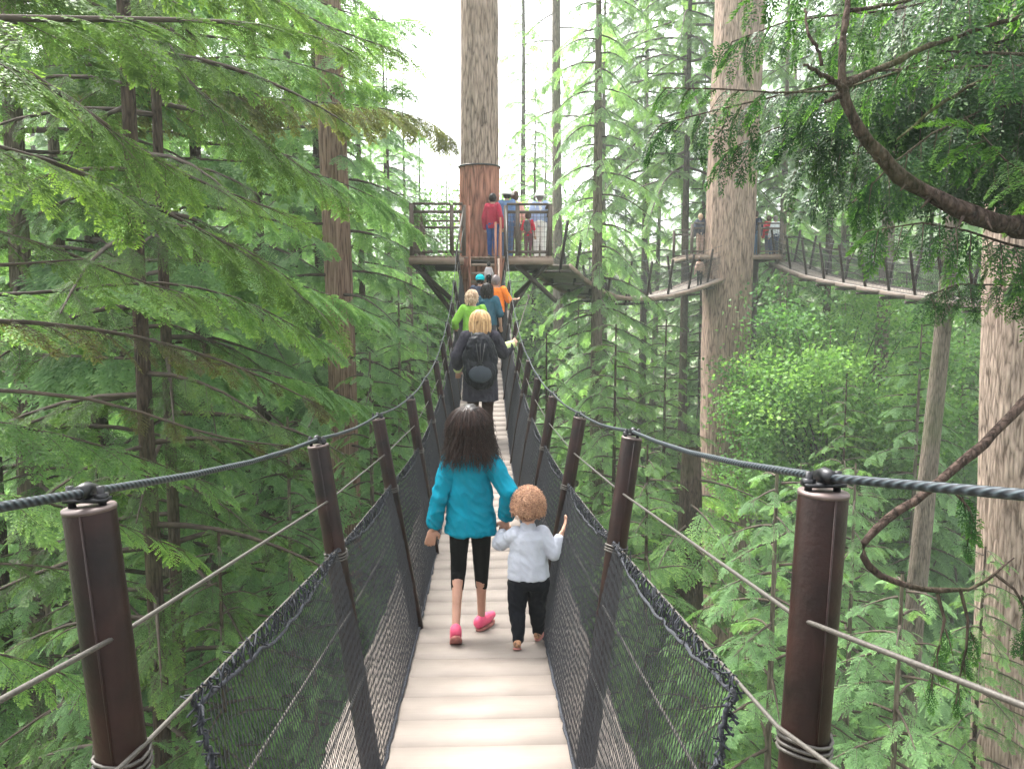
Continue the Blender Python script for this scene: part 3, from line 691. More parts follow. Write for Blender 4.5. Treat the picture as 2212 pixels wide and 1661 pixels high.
# wider forest
def in_gap(px): return False
rr = random.Random(5)
spots = []
for band, (y0, y1, n) in enumerate(((27, 40, 22), (40, 55, 30), (55, 78, 44))):
    k = 0
    while k < n:
        y = rr.uniform(y0, y1); hw = y * 0.72 + 4; x = -hw + (2 * hw) * (k + rr.random()) / n
        px, _ = px_of(x, y, 16)
        k += 1
        spots.append((band, x, y, px))
for band, x, y, px in spots:
    gap = 870 < px < 1265
    if 1370 < px < 2180 and y < 38: continue
    if 1265 <= px < 1500 and y < 36: continue
    if gap:
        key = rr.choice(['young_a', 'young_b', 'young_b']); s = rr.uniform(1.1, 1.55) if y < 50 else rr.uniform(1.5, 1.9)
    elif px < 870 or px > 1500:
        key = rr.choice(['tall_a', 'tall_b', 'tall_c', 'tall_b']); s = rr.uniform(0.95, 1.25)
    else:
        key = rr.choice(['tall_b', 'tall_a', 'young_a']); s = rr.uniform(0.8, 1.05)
    if key.startswith('tall'): s = min(s, (16 + 0.36 * y + 4 - ground_z(x, y)) / PROTO[key]['H'])
    side = 'left' if px < 900 else ('middle' if px < 1450 else 'right')
    depth = ('just behind the platforms', 'further back in the wood', 'deep in the background')[band]
    lab = {'tall_a': 'tall dark green conifer', 'tall_b': 'tall pale green hemlock', 'tall_c': 'tall fir with high drooping crown', 'young_a': 'short dense green hemlock', 'young_b': 'short pale green hemlock'}[key]
    try_plant(key, x, y, s, f'{lab} {depth}, {side} side of the view', f'{lab}s {depth}, {side} side')
# understorey between (stuff): low ferns and brush
def brush():
    r = np.random.default_rng(77); q = Q()
    for i in range(2600):
        y = 5 + 60 * r.random() ** 1.3; x = r.uniform(-1, 1) * (y * 0.75 + 5)
        z = ground_z(x, y); az = r.random() * 6.28
        for m in range(3):
            a = az + m * 2.1; place_frond(q, LIB_S, np.array([x, y, z + 0.1]), np.array([math.cos(a), math.sin(a), 0.7]), np.array([0, 0, 1.0]), r.uniform(0.7, 1.7), r, 0.15)
    o = q.build('undergrowth', M['hemlock_pale']); tag(o, 'low ferns and brush covering the forest floor', 'undergrowth', kind='stuff')
LIB_S = [frond(6, 3, 0.2, 0.075, seed=70 + i, droop=0.7) for i in range(3)]
brush()
# ---------------------------------------------------------------- walkways
def lerp3(arr, Ys, y):
    return np.array([np.interp(y, Ys, arr[:, k]) for k in range(3)])

def walkway(root, PFL, PFR, TL, TR, FL, FR, S, origin, net_from=0.0, plank=0.27, out=0.24, rope_f=0.30, net_step=0.022, net_r=0.00125, cable_r=0.0072, stringer=False, main=False, dz_under=0.25, lash=False, deckmat='deck', smat='platform'):
    """S: station parameter (metres along). TL.. arrays (n,3) of post tops and feet."""
    n = len(S); O = origin
    fr = lambda A, B, f: A * (1 - f) + B * f
    # posts
    for side, T_, F_ in ((0, TL, PFL), (1, TR, PFR)):
        for i in range(n):
            a, b = T_[i], F_[i]; d = (b - a); d /= np.linalg.norm(d)
            low = b + d * dz_under
            q = Q(); rad = 0.040 if main else 0.045
            k = 20 if main and i < 5 else 10
            q.tube([a, a + d * 0.004, fr(a, b, .5), low], [rad * 0.96, rad, rad, rad], k=k)
            po = q.build('post', M['post'], root, smooth=True, origin=O)
            if main and i < 6:
                g = Q(); g.tube([a + d * .006 + np.array([.004, -rad * .995, 0]), fr(a, b, .5) + np.array([.004, -rad * .995, 0])], 0.0022, k=6); g.build('weld_seam', M['post'], po, origin=O)
            if main:
                po.data.shade_smooth()
                g = Q()
                g.tube([a - d * 0.001, a + d * 0.006], [rad * 1.01, rad * 1.03], k=16); g.build('rim', M['rim'], po, origin=O)
                al = (TL[min(i + 1, n - 1)] - TL[max(i - 1, 0)]); al /= np.linalg.norm(al)
                g = Q(); lat = np.array([1.0, 0, 0])
                for sx in (-0.026, 0.022):
                    p = a + lat * sx
                    g.tube([p + d * .004, p - d * 0.034], 0.0065, k=8)
                    g.tube([p - d * 0.010, p - d * 0.022], 0.0115, k=6)
                g.beam(a - d * 0.012 + lat * -0.034, a - d * 0.012 + lat * 0.032, 0.026, 0.006)
                g.tube([a - d * 0.024 - al * 0.03, a - d * 0.03 + al * 0, a - d * 0.024 + al * 0.03], 0.0115, k=8)
                g.build('cable_clamp', M['clamp'], po, origin=O)
                g = Q(); c = fr(a, b, rope_f + 0.012); 
                for dd in (0, 0.012, 0.022):
                    cc = c + d * dd
                    u1 = np.cross(d, [0, 1.0, 0]); u1 /= np.linalg.norm(u1); u2 = np.cross(d, u1)
                    g.tube([cc + (u1 * math.cos(t) + u2 * math.sin(t)) * (rad + 0.004) + d * 0.004 * math.sin(2 * t) for t in np.linspace(0, 2 * math.pi, 15)], 0.0032 if i else 0.006, k=6, cap=False)
                g.build('rope_collar', M['thin_cable'] if i else M['lash'], po, origin=O)
    # cables
    for T_, F_ in ((TL, FL), (TR, FR)):
        top = T_ + np.array([0, 0, 0.024])
        q = Q(); pts = []
        for i in range(n - 1):
            for u in (0, .25, .5, .75): 
                p = top[i] * (1 - u) + top[i + 1] * u; p = p + np.array([0, 0, -0.02 * math.sin(math.pi * u)]); pts.append(p)
        pts.append(top[-1]); q.tube(pts, cable_r, k=8); q.build('handrail_cable', M['cable'], root, smooth=True, origin=O)
        for f in (0.165, rope_f, 0.5, 0.7):
            q = Q(); sgn = 1 if T_ is TR else -1
            outv = np.array([0.0, 0, 0])
            q.tube([fr(T_[i], F_[i], f) - outv for i in range(n)], 0.0042 if main else 0.006, k=6); q.build('side_cable', M['thin_cable'], root, smooth=True, origin=O)
    # nets
    s0 = np.interp(net_from, np.arange(n), S); s1 = S[-1]
    for T_, F_ in ((TL, FL), (TR, FR)):
        rope = np.array([fr(T_[i], F_[i], rope_f) for i in range(n)])
        foot = F_.copy()
        # finer stations, gentle sag of the top edge and inward belly
        def P(s, v):
            s = min(max(s, s0), s1)
            a = lerp3(rope, S, s); b = lerp3(foot, S, s)
            ph = np.interp(s, S, np.arange(n)) % 1.0
            p = a * (1 - v) + b * v
            belly = 0.03 * math.sin(math.pi * v) + 0.035 * math.sin(math.pi * ph) * (1 - v) * (1.0 if main else .5)
            c = (lerp3(TL, S, s) + lerp3(TR, S, s)) / 2
            dirx = c - p; dirx[2] = 0; dirx /= np.linalg.norm(dirx) + 1e-9
            p = p + dirx * belly * 0.5
            p[2] -= 0.05 * math.sin(math.pi * ph) * (1 - v)
            return p
        q = Q(); D = 0.30; m = 5
        ss = np.arange(s0 - D, s1 + D, net_step)
        lines = []
        for s in ss:
            for sg in (1, -1):
                pts = []
                for j in range(m + 1):
                    v = j / m; st = s + sg * D * (v - 0.5) + 0.0
                    if s0 <= st <= s1: pts.append(P(st, v))
                if len(pts) >= 2: lines.append(np.array(pts))
        for L_ in lines:
            q.tube(L_ + rng.normal(0, 0.0004, L_.shape), net_r, k=3, cap=False)
        nt = q.build('net', M['net'], root, origin=O)
        q = Q()
        st = np.linspace(s0, s1, int((s1 - s0) / 0.06))
        q.tube([P(s, 0.0) + np.array([0, 0, rng.normal(0, 0.004)]) for s in st], 0.005 if main else 0.008, k=6)
        q.tube([P(s, 0.99) + rng.normal(0, 0.003, 3) for s in st], 0.009, k=6)
        q.tube([P(s0, v) + rng.normal(0, 0.004, 3) for v in np.linspace(0, 1, 60)], 0.0055, k=6)
        if lash:
            for v in np.arange(0, 1, 0.006):
                p = P(s0, v) + rng.normal(0, .004, 3); d_ = rng.normal(0, 1, 3); d_ *= 0.018 / np.linalg.norm(d_)
                q.tube([p - d_ * .5, p + np.array([0, .004, .004]), p + d_], 0.0024, k=4, cap=False)
        # lashing loops tying the net to the rope
        if lash:
            for s in np.arange(s0, min(s1, s0 + 9), 0.028):
                p = P(s, 0); pr = lerp3(rope, S, s)
                c = (p + pr) / 2; h = np.linalg.norm(p - pr) / 2 + 0.006
                q.tube([c + np.array([rng.normal(0, .003), rng.normal(0, .008), h * math.cos(t)]) + np.array([0.008 * math.sin(t), 0, 0]) for t in np.linspace(0, 2 * math.pi, 7)], 0.0024, k=4, cap=False)
                if s < s0 + 3:
                    d_ = rng.normal(0, .014, 3); q.tube([c, c + d_ * .5 + rng.normal(0, .003, 3), c + d_], 0.0022, k=4, cap=False)
        q.build('net_edging', M['lash'], root, smooth=True, origin=O)
    # deck
    q = Q(); C = (FL + FR) / 2; L = S[-1]; s = S[0]
    if main:   # slightly smoothed deck line
        Cs = C.copy()
    hw = 0.39 + out
    r = np.random.default_rng(9)
    def CC(s): return lerp3(C, S, s)
    while s < L - plank:
        a = CC(s); b = CC(s + plank - 0.0007 - r.random() * 0.0006)
        lat = lerp3(FR, S, s) - lerp3(FL, S, s); lat[2] *= 0.3; lat /= np.linalg.norm(lat)
        mid = (a + b) / 2 + np.array([0, 0, -0.02 + r.normal(0, 0.0003)])
        d = b - a; ln = np.linalg.norm(d); d /= ln; up = np.cross(lat, d); up /= np.linalg.norm(up)
        Mx = np.stack([lat, d, up], axis=1)
        q.box(mid + lat * r.normal(0, 0.008), (2 * hw, ln, 0.04), Mx, t=r.uniform(-0.018, 0.018))
        s += plank
    q.build('deck', M[deckmat], root, origin=O)
    # stringers and cross beams beneath
    for sgn in (-1, 1):
        q = Q()
        for i in range(n - 1):
            lat = FR[i] - FL[i]; lat /= np.linalg.norm(lat)
            off = lat * sgn * (hw - 0.05 if not stringer else hw + 0.03) + np.array([0, 0, -0.10 if not stringer else -0.045])
            q.beam(C[i] + off, C[i + 1] + off, 0.05, 0.11 if not stringer else 0.13)
        q.build('stringer', M['dark_wood' if not stringer else smat], root, origin=O)
    q = Q()
    for i in range(n):
        lat = FR[i] - FL[i]; lat /= np.linalg.norm(lat)
        q.beam(C[i] - lat * (hw + .04) + np.array([0, 0, -0.2]), C[i] + lat * (hw + .04) + np.array([0, 0, -0.2]), 0.08, 0.08)
    q.build('cross_beams', M['dark_wood'], root, origin=O)

LT = [(192,1095),(687,962),(817,905),(887,863),(918,822),(941,783),(955,741),(966,699),(975,655),(981,609),(986,545)]
RT = [(1779,1062),(1365,945),(1253,902),(1195,857),(1163,818),(1143,780),(1127,742),(1116,697),(1107,652),(1101,609),(1096,545)]
PY = np.array([1.33 + 1.83 * i for i in range(11)])
TL = np.array([tuple(at(x, y, Y)) for (x, y), Y in zip(LT, PY)]); TR = np.array([tuple(at(x, y, Y)) for (x, y), Y in zip(RT, PY)])
def ext(A, q):
    q = np.array(tuple(q)); d = (q - A[0]) / (A[0][1] - q[1]) * 1.83
    return np.concatenate([np.array([A[0] + d * 2, A[0] + d]), A])
TL, TR = ext(TL, at(0, 1122, 1.075)), ext(TR, at(2212, 1090, 0.925))
PYe = np.concatenate([[PY[0] - 3.66, PY[0] - 1.83], PY])
PYe = TL[:, 1].copy()
zc = (TL[:, 2] + TR[:, 2]) / 2; xc = (TL[:, 0] + TR[:, 0]) / 2
cx_fit = np.polyfit(PYe[2:], xc[2:], 1); xcs = np.polyval(cx_fit, PYe)
zd = zc - 1.31
for _ in range(1):
    zd[1:-1] = (zd[:-2] + 4 * zd[1:-1] + zd[2:]) / 6
zd[1] = zd[2] + (zd[2] - zd[3]); zd[0] = zd[1] + (zd[2] - zd[3])
FL = np.stack([xcs - 0.375, PYe, zd], 1); FR = np.stack([xcs + 0.375, PYe, zd], 1)
hwp = np.full(len(PYe), 0.39); hwp[:3] = 0.50; hwp[3] = 0.425
PFLm = np.stack([xcs - hwp, PYe, zd], 1); PFRm = np.stack([xcs + hwp + np.array([0, 0, .03] + [0] * (len(PYe) - 3)), PYe, zd], 1)
# right edge: photo deck is 0.78 wide
def deck_z(y): return float(np.interp(y, PYe, zd))
def deck_x(y): return float(np.interp(y, PYe, xcs))
O1 = Vector((xcs[2], PYe[2], zd[2]))
BR = empty('suspension_walkway', O1, 0, 'near suspended walkway with pale plank deck, rust brown posts and dark netting', 'walkway', None)
walkway(BR, PFLm, PFRm, TL, TR, FL, FR, PYe, O1, net_from=2.12, main=True, lash=True, rope_f=0.31)

# ---- platforms
def railing(q, a, b, h, n, balu=True, r=0.03, mid=True):
    a = np.array(tuple(a)); b = np.array(tuple(b)); up = np.array([0, 0, h])
    q.beam(a + up, b + up, 0.09, 0.05); 
    if mid: q.beam(a + up * 0.84, b + up * 0.84, 0.04, 0.06)
def platform(root, O, cx, cy, z, x0, x1, y0, y1, notch=None, braces=(), tree_r=0.6, rail_h=1.2, posts=(), rails=(), tint='platform'):
    q = Q(); w = 0.14; r = np.random.default_rng(3)
    x = x0
    while x < x1 - 0.02:
        xa, xb = x, min(x + w - 0.008, x1)
        xm = (xa + xb) / 2 - cx
        segs = [(y0 if not (notch and notch[0] < x + w / 2 < notch[1]) else notch[2], y1)]
        if abs(xm) < tree_r + 0.08:
            hh = math.sqrt(max(0, (tree_r + 0.12) ** 2 - xm ** 2)); segs = [(segs[0][0], cy - hh), (cy + hh, y1)]
        for (ya, yb) in segs:
            if yb - ya > 0.05: q.box(((xa + xb) / 2, (ya + yb) / 2, z - 0.02), (xb - xa, yb - ya, 0.04), t=r.uniform(-.12, .12))
        x += w
    q.build('floor', M[tint], root, origin=O)
    q = Q()
    for (xa, xb, yy) in ((x0, notch[0] if notch else x1, y0), (notch[1] if notch else x1, x1, y0), (x0, x1, y1)):
        if xb - xa > 0.1: q.box(((xa + xb) / 2, yy, z - 0.125), (xb - xa + 0.04, 0.06, 0.165))
    for xx in (x0, x1): q.box((xx, (y0 + y1) / 2, z - 0.128), (0.06, y1 - y0 - 0.07, 0.16))
    q.build('rim_joists', M[tint], root, origin=O)
    q = Q()
    for k in range(7):
        yy = y0 + 0.15 + (y1 - y0 - 0.3) * k / 6
        if abs(yy - cy) < tree_r + 0.05:
            q.box(((x0 + cx - tree_r) / 2, yy, z - 0.12), (cx - tree_r - x0 - 0.14, 0.05, 0.14)); q.box(((x1 + cx + tree_r) / 2, yy, z - 0.12), (x1 - cx - tree_r - 0.14, 0.05, 0.14))
        elif notch and yy < notch[2]:
            q.box(((x0 + notch[0]) / 2, yy, z - 0.12), (notch[0] - x0 - 0.08, 0.05, 0.14)); q.box(((x1 + notch[1]) / 2, yy, z - 0.12), (x1 - notch[1] - 0.08, 0.05, 0.14))
        else: q.box(((x0 + x1) / 2, yy, z - 0.12), (x1 - x0 - 0.08, 0.05, 0.14))
    q.build('joists', M['dark_wood'], root, origin=O)
    for (a, b) in braces:
        q = Q(); q.beam(a, b, 0.07, 0.10); q.build('brace', M['dark_wood'], root, origin=O)
    for (px_, py_) in posts:
        q = Q(); q.box((px_, py_, z + rail_h / 2 + 0.002), (0.10, 0.10, rail_h)); q.build('railing_post', M['rail_wood'], root, origin=O)
    for (a, b) in rails:
        q = Q(); A = (a[0], a[1], z); B = (b[0], b[1], z)
        q.beam((A[0], A[1], z + rail_h + 0.03), (B[0], B[1], z + rail_h + 0.03), 0.12, 0.05)
        q.beam((A[0], A[1], z + rail_h - 0.16), (B[0], B[1], z + rail_h - 0.16), 0.04, 0.07)
        q.beam((A[0], A[1], z + 0.10), (B[0], B[1], z + 0.10), 0.04, 0.07)
        # wire mesh infill
        La = math.hypot(B[0] - A[0], B[1] - A[1]); m = int(La / 0.09)
        for i in range(1, m):
            u = i / m; x_ = A[0] + (B[0] - A[0]) * u; y_ = A[1] + (B[1] - A[1]) * u
            q.tube([(x_, y_, z + 0.12), (x_, y_, z + rail_h - 0.15)], 0.0045, k=4, cap=False)
        for zz in np.arange(0.22, rail_h - 0.2, 0.12):
            q.tube([(A[0], A[1], z + zz), (B[0], B[1], z + zz)], 0.004, k=4, cap=False)
        q.build('railing', M['rail_wood'], root, origin=O)

zf = at(1000, 553, 20.6).z
tcx, tcy = b1.x + (t1.x - b1.x) * 0.35, 22.6
c17 = cxy(zf)
X = lambda px, Y=20.6: at(px, 552, Y).x
x0, x1 = X(885), X(1193)
na, nb_ = X(1000), X(1098)
ya, yb, yn = 20.6, 24.9, 20.95
O2 = Vector((c17.x, c17.y, zf))
PF = empty('tree_platform', O2, 0, 'wooden viewing platform with railings round the straight fir, at the walkway end', 'platform')
tz = zf - 1.5
braces = [((x0 + 0.08, ya + 0.1, zf - .2), (X(968), ya + 1.5, at(968, 645, 22).z)), ((x1 - 0.1, ya + 0.12, zf - .2), (X(1118), ya + 1.4, at(1120, 640, 22).z)),
          ((x0 + .08, yb - .2, zf - .2), (c17.x - .45, c17.y + .2, zf - 1.9)), ((x1 - .1, yb - .2, zf - .2), (c17.x + .45, c17.y + .2, zf - 1.9)),
          ((X(1115), ya + .1, zf - .2), (X(1200, 22), ya + 1.2, zf - 1.1)), ((x0 + .1, ya + .9, zf - .22), (c17.x - .5, c17.y, zf - 1.7))]
posts = [(x0 + .05, ya + .05), (X(976), ya + .05), (X(1002), ya + .06), (X(1093), ya + .06), (x1 - .05, ya + .05), (X(1118), ya + .05), (x1 - .05, (ya + yb) / 2), (x0 + .05, (ya + yb) / 2), (x0 + .05, yb - .05), (c17.x, yb - .05), (x1 - .05, yb - .05)]
rails = [((x0 + .1, ya + .05), (X(974), ya + .05)), ((X(978), ya + .05), (X(1000), ya + .05)), ((X(1095), ya + .05), (x1 - .1, ya + .05)), ((x1 - .05, ya + .1), (x1 - .05, yb - 1.1)), ((x0 + .05, ya + .1), (x0 + .05, yb - .1)), ((x0 + .1, yb - .05), (x1 - .1, yb - .05))]
platform(PF, O2, c17.x, c17.y, zf, x0, x1, ya, yb, notch=(na, nb_, yn), braces=braces, tree_r=0.56, rail_h=1.22, posts=posts, rails=rails)
# stairs up from the walkway deck
q = Q(); zb_ = deck_z(PYe[-1]); ns = 5; xa, xb = X(1018), X(1074)
for i in range(ns):
    zz = zb_ + (zf - zb_) * (i + 1) / (ns + 1); yy = 19.68 + (yn - 19.75) * (i + 0.5) / ns
    q.box(((xa + xb) / 2, yy, zz), (xb - xa, 0.24, 0.05), t=0.1)
q.build('stair_treads', M['platform'], PF, origin=O2)
q = Q()
for xx in (xa - 0.04, xb + 0.04): q.beam((xx, 19.6, zb_ - .1), (xx, yn, zf - 0.12), 0.05, 0.22)
q.build('stair_stringers', M['platform'], PF, origin=O2)
q = Q()
q.box((X(1000) + .08, yn - 0.03, zf - 0.3), (X(1016) - X(1000), .05, .5)); q.box((X(1093) - .1, yn - 0.03, zf - 0.3), (X(1093) - X(1078), .05, .5))
q.build('stair_side_panels', M['bark_red'], PF, origin=O2)
for (px_, y_, top) in ((1014, 19.8, 445), (1071, 19.8, 480), (1082, 20.3, 470)):
    q = Q(); c = at(px_, 600, y_); q.beam((c.x, y_, zb_ - .1), (c.x, y_, at(px_, top, y_).z), 0.055, 0.075, up=(0, 1, 0)); q.build('stair_newel', M['bark_red'], PF, origin=O2)
q = Q()
for s_ in (0, 1):
    a = TL[-1] if s_ == 0 else TR[-1]
    q.tube([a + np.array([0, 0, .02]), (X(1002 if s_ == 0 else 1093), ya + .06, zf + 1.2)], 0.02, k=6)
    q.tube([a + np.array([0, 0, -.4]), (X(1002 if s_ == 0 else 1093), ya + .06, zf + .7)], 0.012, k=6)
q.build('stair_handrail', M['thin_cable'], PF, origin=O2)

# ---- far walkways and far platform
def path_walk(name, label, pts, n, net_from=0.0, **kw):
    P = np.array([tuple(p) for p in pts]); S = np.concatenate([[0], np.cumsum(np.linalg.norm(np.diff(P, axis=0), axis=1))])
    st = np.linspace(0, S[-1], n); C = np.stack([np.interp(st, S, P[:, k]) for k in range(3)], 1)
    for _ in range(2): C[1:-1] = (C[:-2] + 2 * C[1:-1] + C[2:]) / 4
    T = np.gradient(C, axis=0); T[:, 2] = 0; T /= np.linalg.norm(T, axis=1)[:, None]
    lat = np.stack([T[:, 1], -T[:, 0], np.zeros(n)], 1); up = np.array([0, 0, 1.25])
    FLx, FRx = C - lat * 0.385, C + lat * 0.385; TLx, TRx = C - lat * 0.59 + up, C + lat * 0.59 + up
    O = Vector(C[0]); root = empty(name, O, 0, label, 'walkway')
    walkway(root, FLx, FRx, TLx, TRx, FLx, FRx, st, O, net_from=net_from, net_step=0.08, net_r=0.004, plank=0.2, stringer=True, **kw)
    return C
W2 = path_walk('suspension_walkway', 'far curved walkway sagging from the near platform to the far one', [at(1185, 572, 24.6), at(1215, 600, 25.8), at(1255, 634, 27.0), at(1300, 646, 28.2), at(1360, 649, 29.4), at(1430, 638, 30.6), at(1500, 618, 31.8), at(1545, 596, 33.0)], 10)
W3 = path_walk('suspension_walkway', 'far walkway dipping to the right edge from the far platform', [at(1696, 566, 33.0), at(1740, 592, 31.2), at(1800, 603, 29.0), at(1900, 621, 26.0), at(2000, 638, 23.5), at(2100, 652, 21.4), at(2200, 664, 19.4), at(2300, 668, 17.8)], 12, smat='rail_wood')
z2 = at(1650, 549, 32.4).z; c2 = b2 + (t2 - b2) * ((z2 - b2.z) / (t2.z - b2.z))
O3 = Vector((c2.x, c2.y, z2)); P2 = empty('tree_platform', O3, 0, 'far viewing platform mostly hidden behind the massive pale fir', 'platform')
xa, xb = at(1492, 549, 32.4).x, at(1690, 549, 32.4).x
platform(P2, O3, c2.x, c2.y, z2, xa, xb, 32.4, 35.6, tree_r=1.05, rail_h=1.15,
         braces=[((xb - .1, 32.5, z2 - .2), (at(1634, 640, 33).x, 33.0, at(1634, 655, 33).z)), ((xb - .1, 35.4, z2 - .2), (at(1634, 640, 34).x, 34, at(1634, 690, 33).z)), ((xa + .1, 32.5, z2 - .2), (c2.x - .9, 33, z2 - 1.6))],
         posts=[(xa + .05, 32.45), (xb - .05, 32.45), (at(1640, 549, 32.4).x, 32.45), (xb - .05, 35.5), (xa + .05, 35.5)],
         rails=[((at(1636, 549, 32.4).x, 32.45), (xb - .1, 32.45)), ((xa + .1, 32.45), (at(1520, 549, 32.4).x, 32.45)), ((xb - .05, 33.9), (xb - .05, 35.4)), ((xa + .1, 35.5), (xb - .1, 35.5))])
# dark tube put in for the shadowed side of the big fir trunk
pp = at(1632, 560, 34.0); q = Q(); q.tube([(pp.x, 34, z2 - .2), (at(1622, 900, 34).x, 34, at(1622, 900, 34).z), (at(1610, 1300, 34).x, 34, at(1610, 1300, 34).z)], 0.13, k=10)
q.build('shaded_trunk_side', M['dark_wood'], P2, origin=O3)
# ---------------------------------------------------------------- people
def cloth(name, col, rough=0.85, var=0.12, bump=0.35, bs=30):
    m = mat_plain(name, col, rough=rough, var=var, scale=9, bump=bump, bscale=bs)
    m.node_tree.nodes['Principled BSDF'].inputs['Specular IOR Level'].default_value = 0.12
    return m
M['skin'] = mat_plain('skin', (0.42, 0.24, 0.17), rough=0.55, var=0.08, scale=20)
M['skin_tan'] = mat_plain('skin_tanned', (0.36, 0.19, 0.13), rough=0.55, var=0.08, scale=20)
M['eye'] = mat_plain('eye', (0.03, 0.02, 0.015), rough=0.2, var=0.0)
M['lips'] = mat_plain('lips', (0.35, 0.12, 0.10), rough=0.5, var=0.05)

class Prim:
    def __init__(s): s.bm = bmesh.new()
    def cap(s, a, b, ra, rb, seg=12):
        a, b = Vector(a), Vector(b); d = b - a; L = d.length
        if L < 1e-6: return s.ell(a, (ra, ra, ra))
        rot = d.to_track_quat('Z', 'Y').to_matrix().to_4x4()
        bmesh.ops.create_cone(s.bm, cap_ends=True, segments=seg, radius1=ra, radius2=rb, depth=L, matrix=Matrix.Translation((a + b) / 2) @ rot)
        s.ell(a, (ra,) * 3, seg=seg); s.ell(b, (rb,) * 3, seg=seg)
    def ell(s, c, r, rot=None, seg=14):
        m = Matrix.Translation(Vector(c))
        if rot is not None: m = m @ rot
        bmesh.ops.create_uvsphere(s.bm, u_segments=seg, v_segments=max(6, seg // 2 + 1), radius=1.0, matrix=m @ Matrix.Diagonal((*r, 1)))
    def loft(s, rings, k=24):
        """rings: (centre, rx, ry) list, closed ends"""
        vs_ = []
        for c, rx, ry in rings:
            vs_.append([s.bm.verts.new(Vector(c) + Vector((rx * math.cos(2 * math.pi * j / k), ry * math.sin(2 * math.pi * j / k), 0))) for j in range(k)])
        for i in range(len(rings) - 1):
            for j in range(k): s.bm.faces.new((vs_[i][j], vs_[i][(j + 1) % k], vs_[i + 1][(j + 1) % k], vs_[i + 1][j]))
        s.bm.faces.new(vs_[0][::-1]); s.bm.faces.new(vs_[-1])
        bmesh.ops.recalc_face_normals(s.bm, faces=s.bm.faces[:])
    def box(s, c, size, rot=None):
        m = Matrix.Translation(Vector(c))
        if rot is not None: m = m @ rot
        bmesh.ops.create_cube(s.bm, size=1.0, matrix=m @ Matrix.Diagonal((*size, 1)))
    def blob(s, name, mat, parent, vox=0.008, smooth=4, wrinkle=0.0, wscale=12, seed=0):
        me = bpy.data.meshes.new(name); s.bm.to_mesh(me); s.bm.free()
        o = bpy.data.objects.new(name, me); COL.objects.link(o)
        r = o.modifiers.new('r', 'REMESH'); r.mode = 'VOXEL'; r.voxel_size = vox
        if smooth:
            m = o.modifiers.new('s', 'SMOOTH'); m.factor = 0.5; m.iterations = smooth
        dg = bpy.context.evaluated_depsgraph_get(); dg.update()
        me2 = bpy.data.meshes.new_from_object(o.evaluated_get(dg)); bpy.data.objects.remove(o); bpy.data.meshes.remove(me)
        if wrinkle:
            n = len(me2.vertices); co = np.empty(n * 3, dtype=np.float32); me2.vertices.foreach_get('co', co); co = co.reshape(-1, 3)
            no = np.empty(n * 3, dtype=np.float32); me2.vertices.foreach_get('normal', no); no = no.reshape(-1, 3)
            d = np.array([noise.noise(Vector((c[0] * wscale * 1.4 + seed, c[1] * wscale * 1.4, c[2] * wscale * 0.55))) + 0.6 * (1 - 2 * abs(noise.noise(Vector((c[0] * wscale * 1.8 + c[2] * wscale * .9, c[1] * wscale * 2 + seed, c[2] * wscale * 1.3))))) for c in co])
            co += no * (d * wrinkle)[:, None]; me2.vertices.foreach_set('co', co.ravel())
        me2.name = name; me2.shade_smooth(); me2.materials.clear(); 
        o2 = link(name, me2, mat, parent, True); return o2

ADULT = dict(hip=.52, hx=.05, knee=.285, ank=.045, sh=.815, sx=.105, neck=.845, hc=.925, hr=.066, arm=.17, fore=.15, thick=1.0)
WIDE = dict(hip=.52, hx=.055, knee=.285, ank=.045, sh=.80, sx=.125, neck=.83, hc=.915, hr=.074, arm=.17, fore=.15, thick=1.15)
CHILD = dict(hip=.505, hx=.045, knee=.275, ank=.045, sh=.785, sx=.100, neck=.82, hc=.905, hr=.078, arm=.165, fore=.14, thick=0.88)
TOD = dict(hip=.42, hx=.058, knee=.23, ank=.05, sh=.725, sx=.105, neck=.755, hc=.888, hr=.096, arm=.14, fore=.13, thick=1.22)

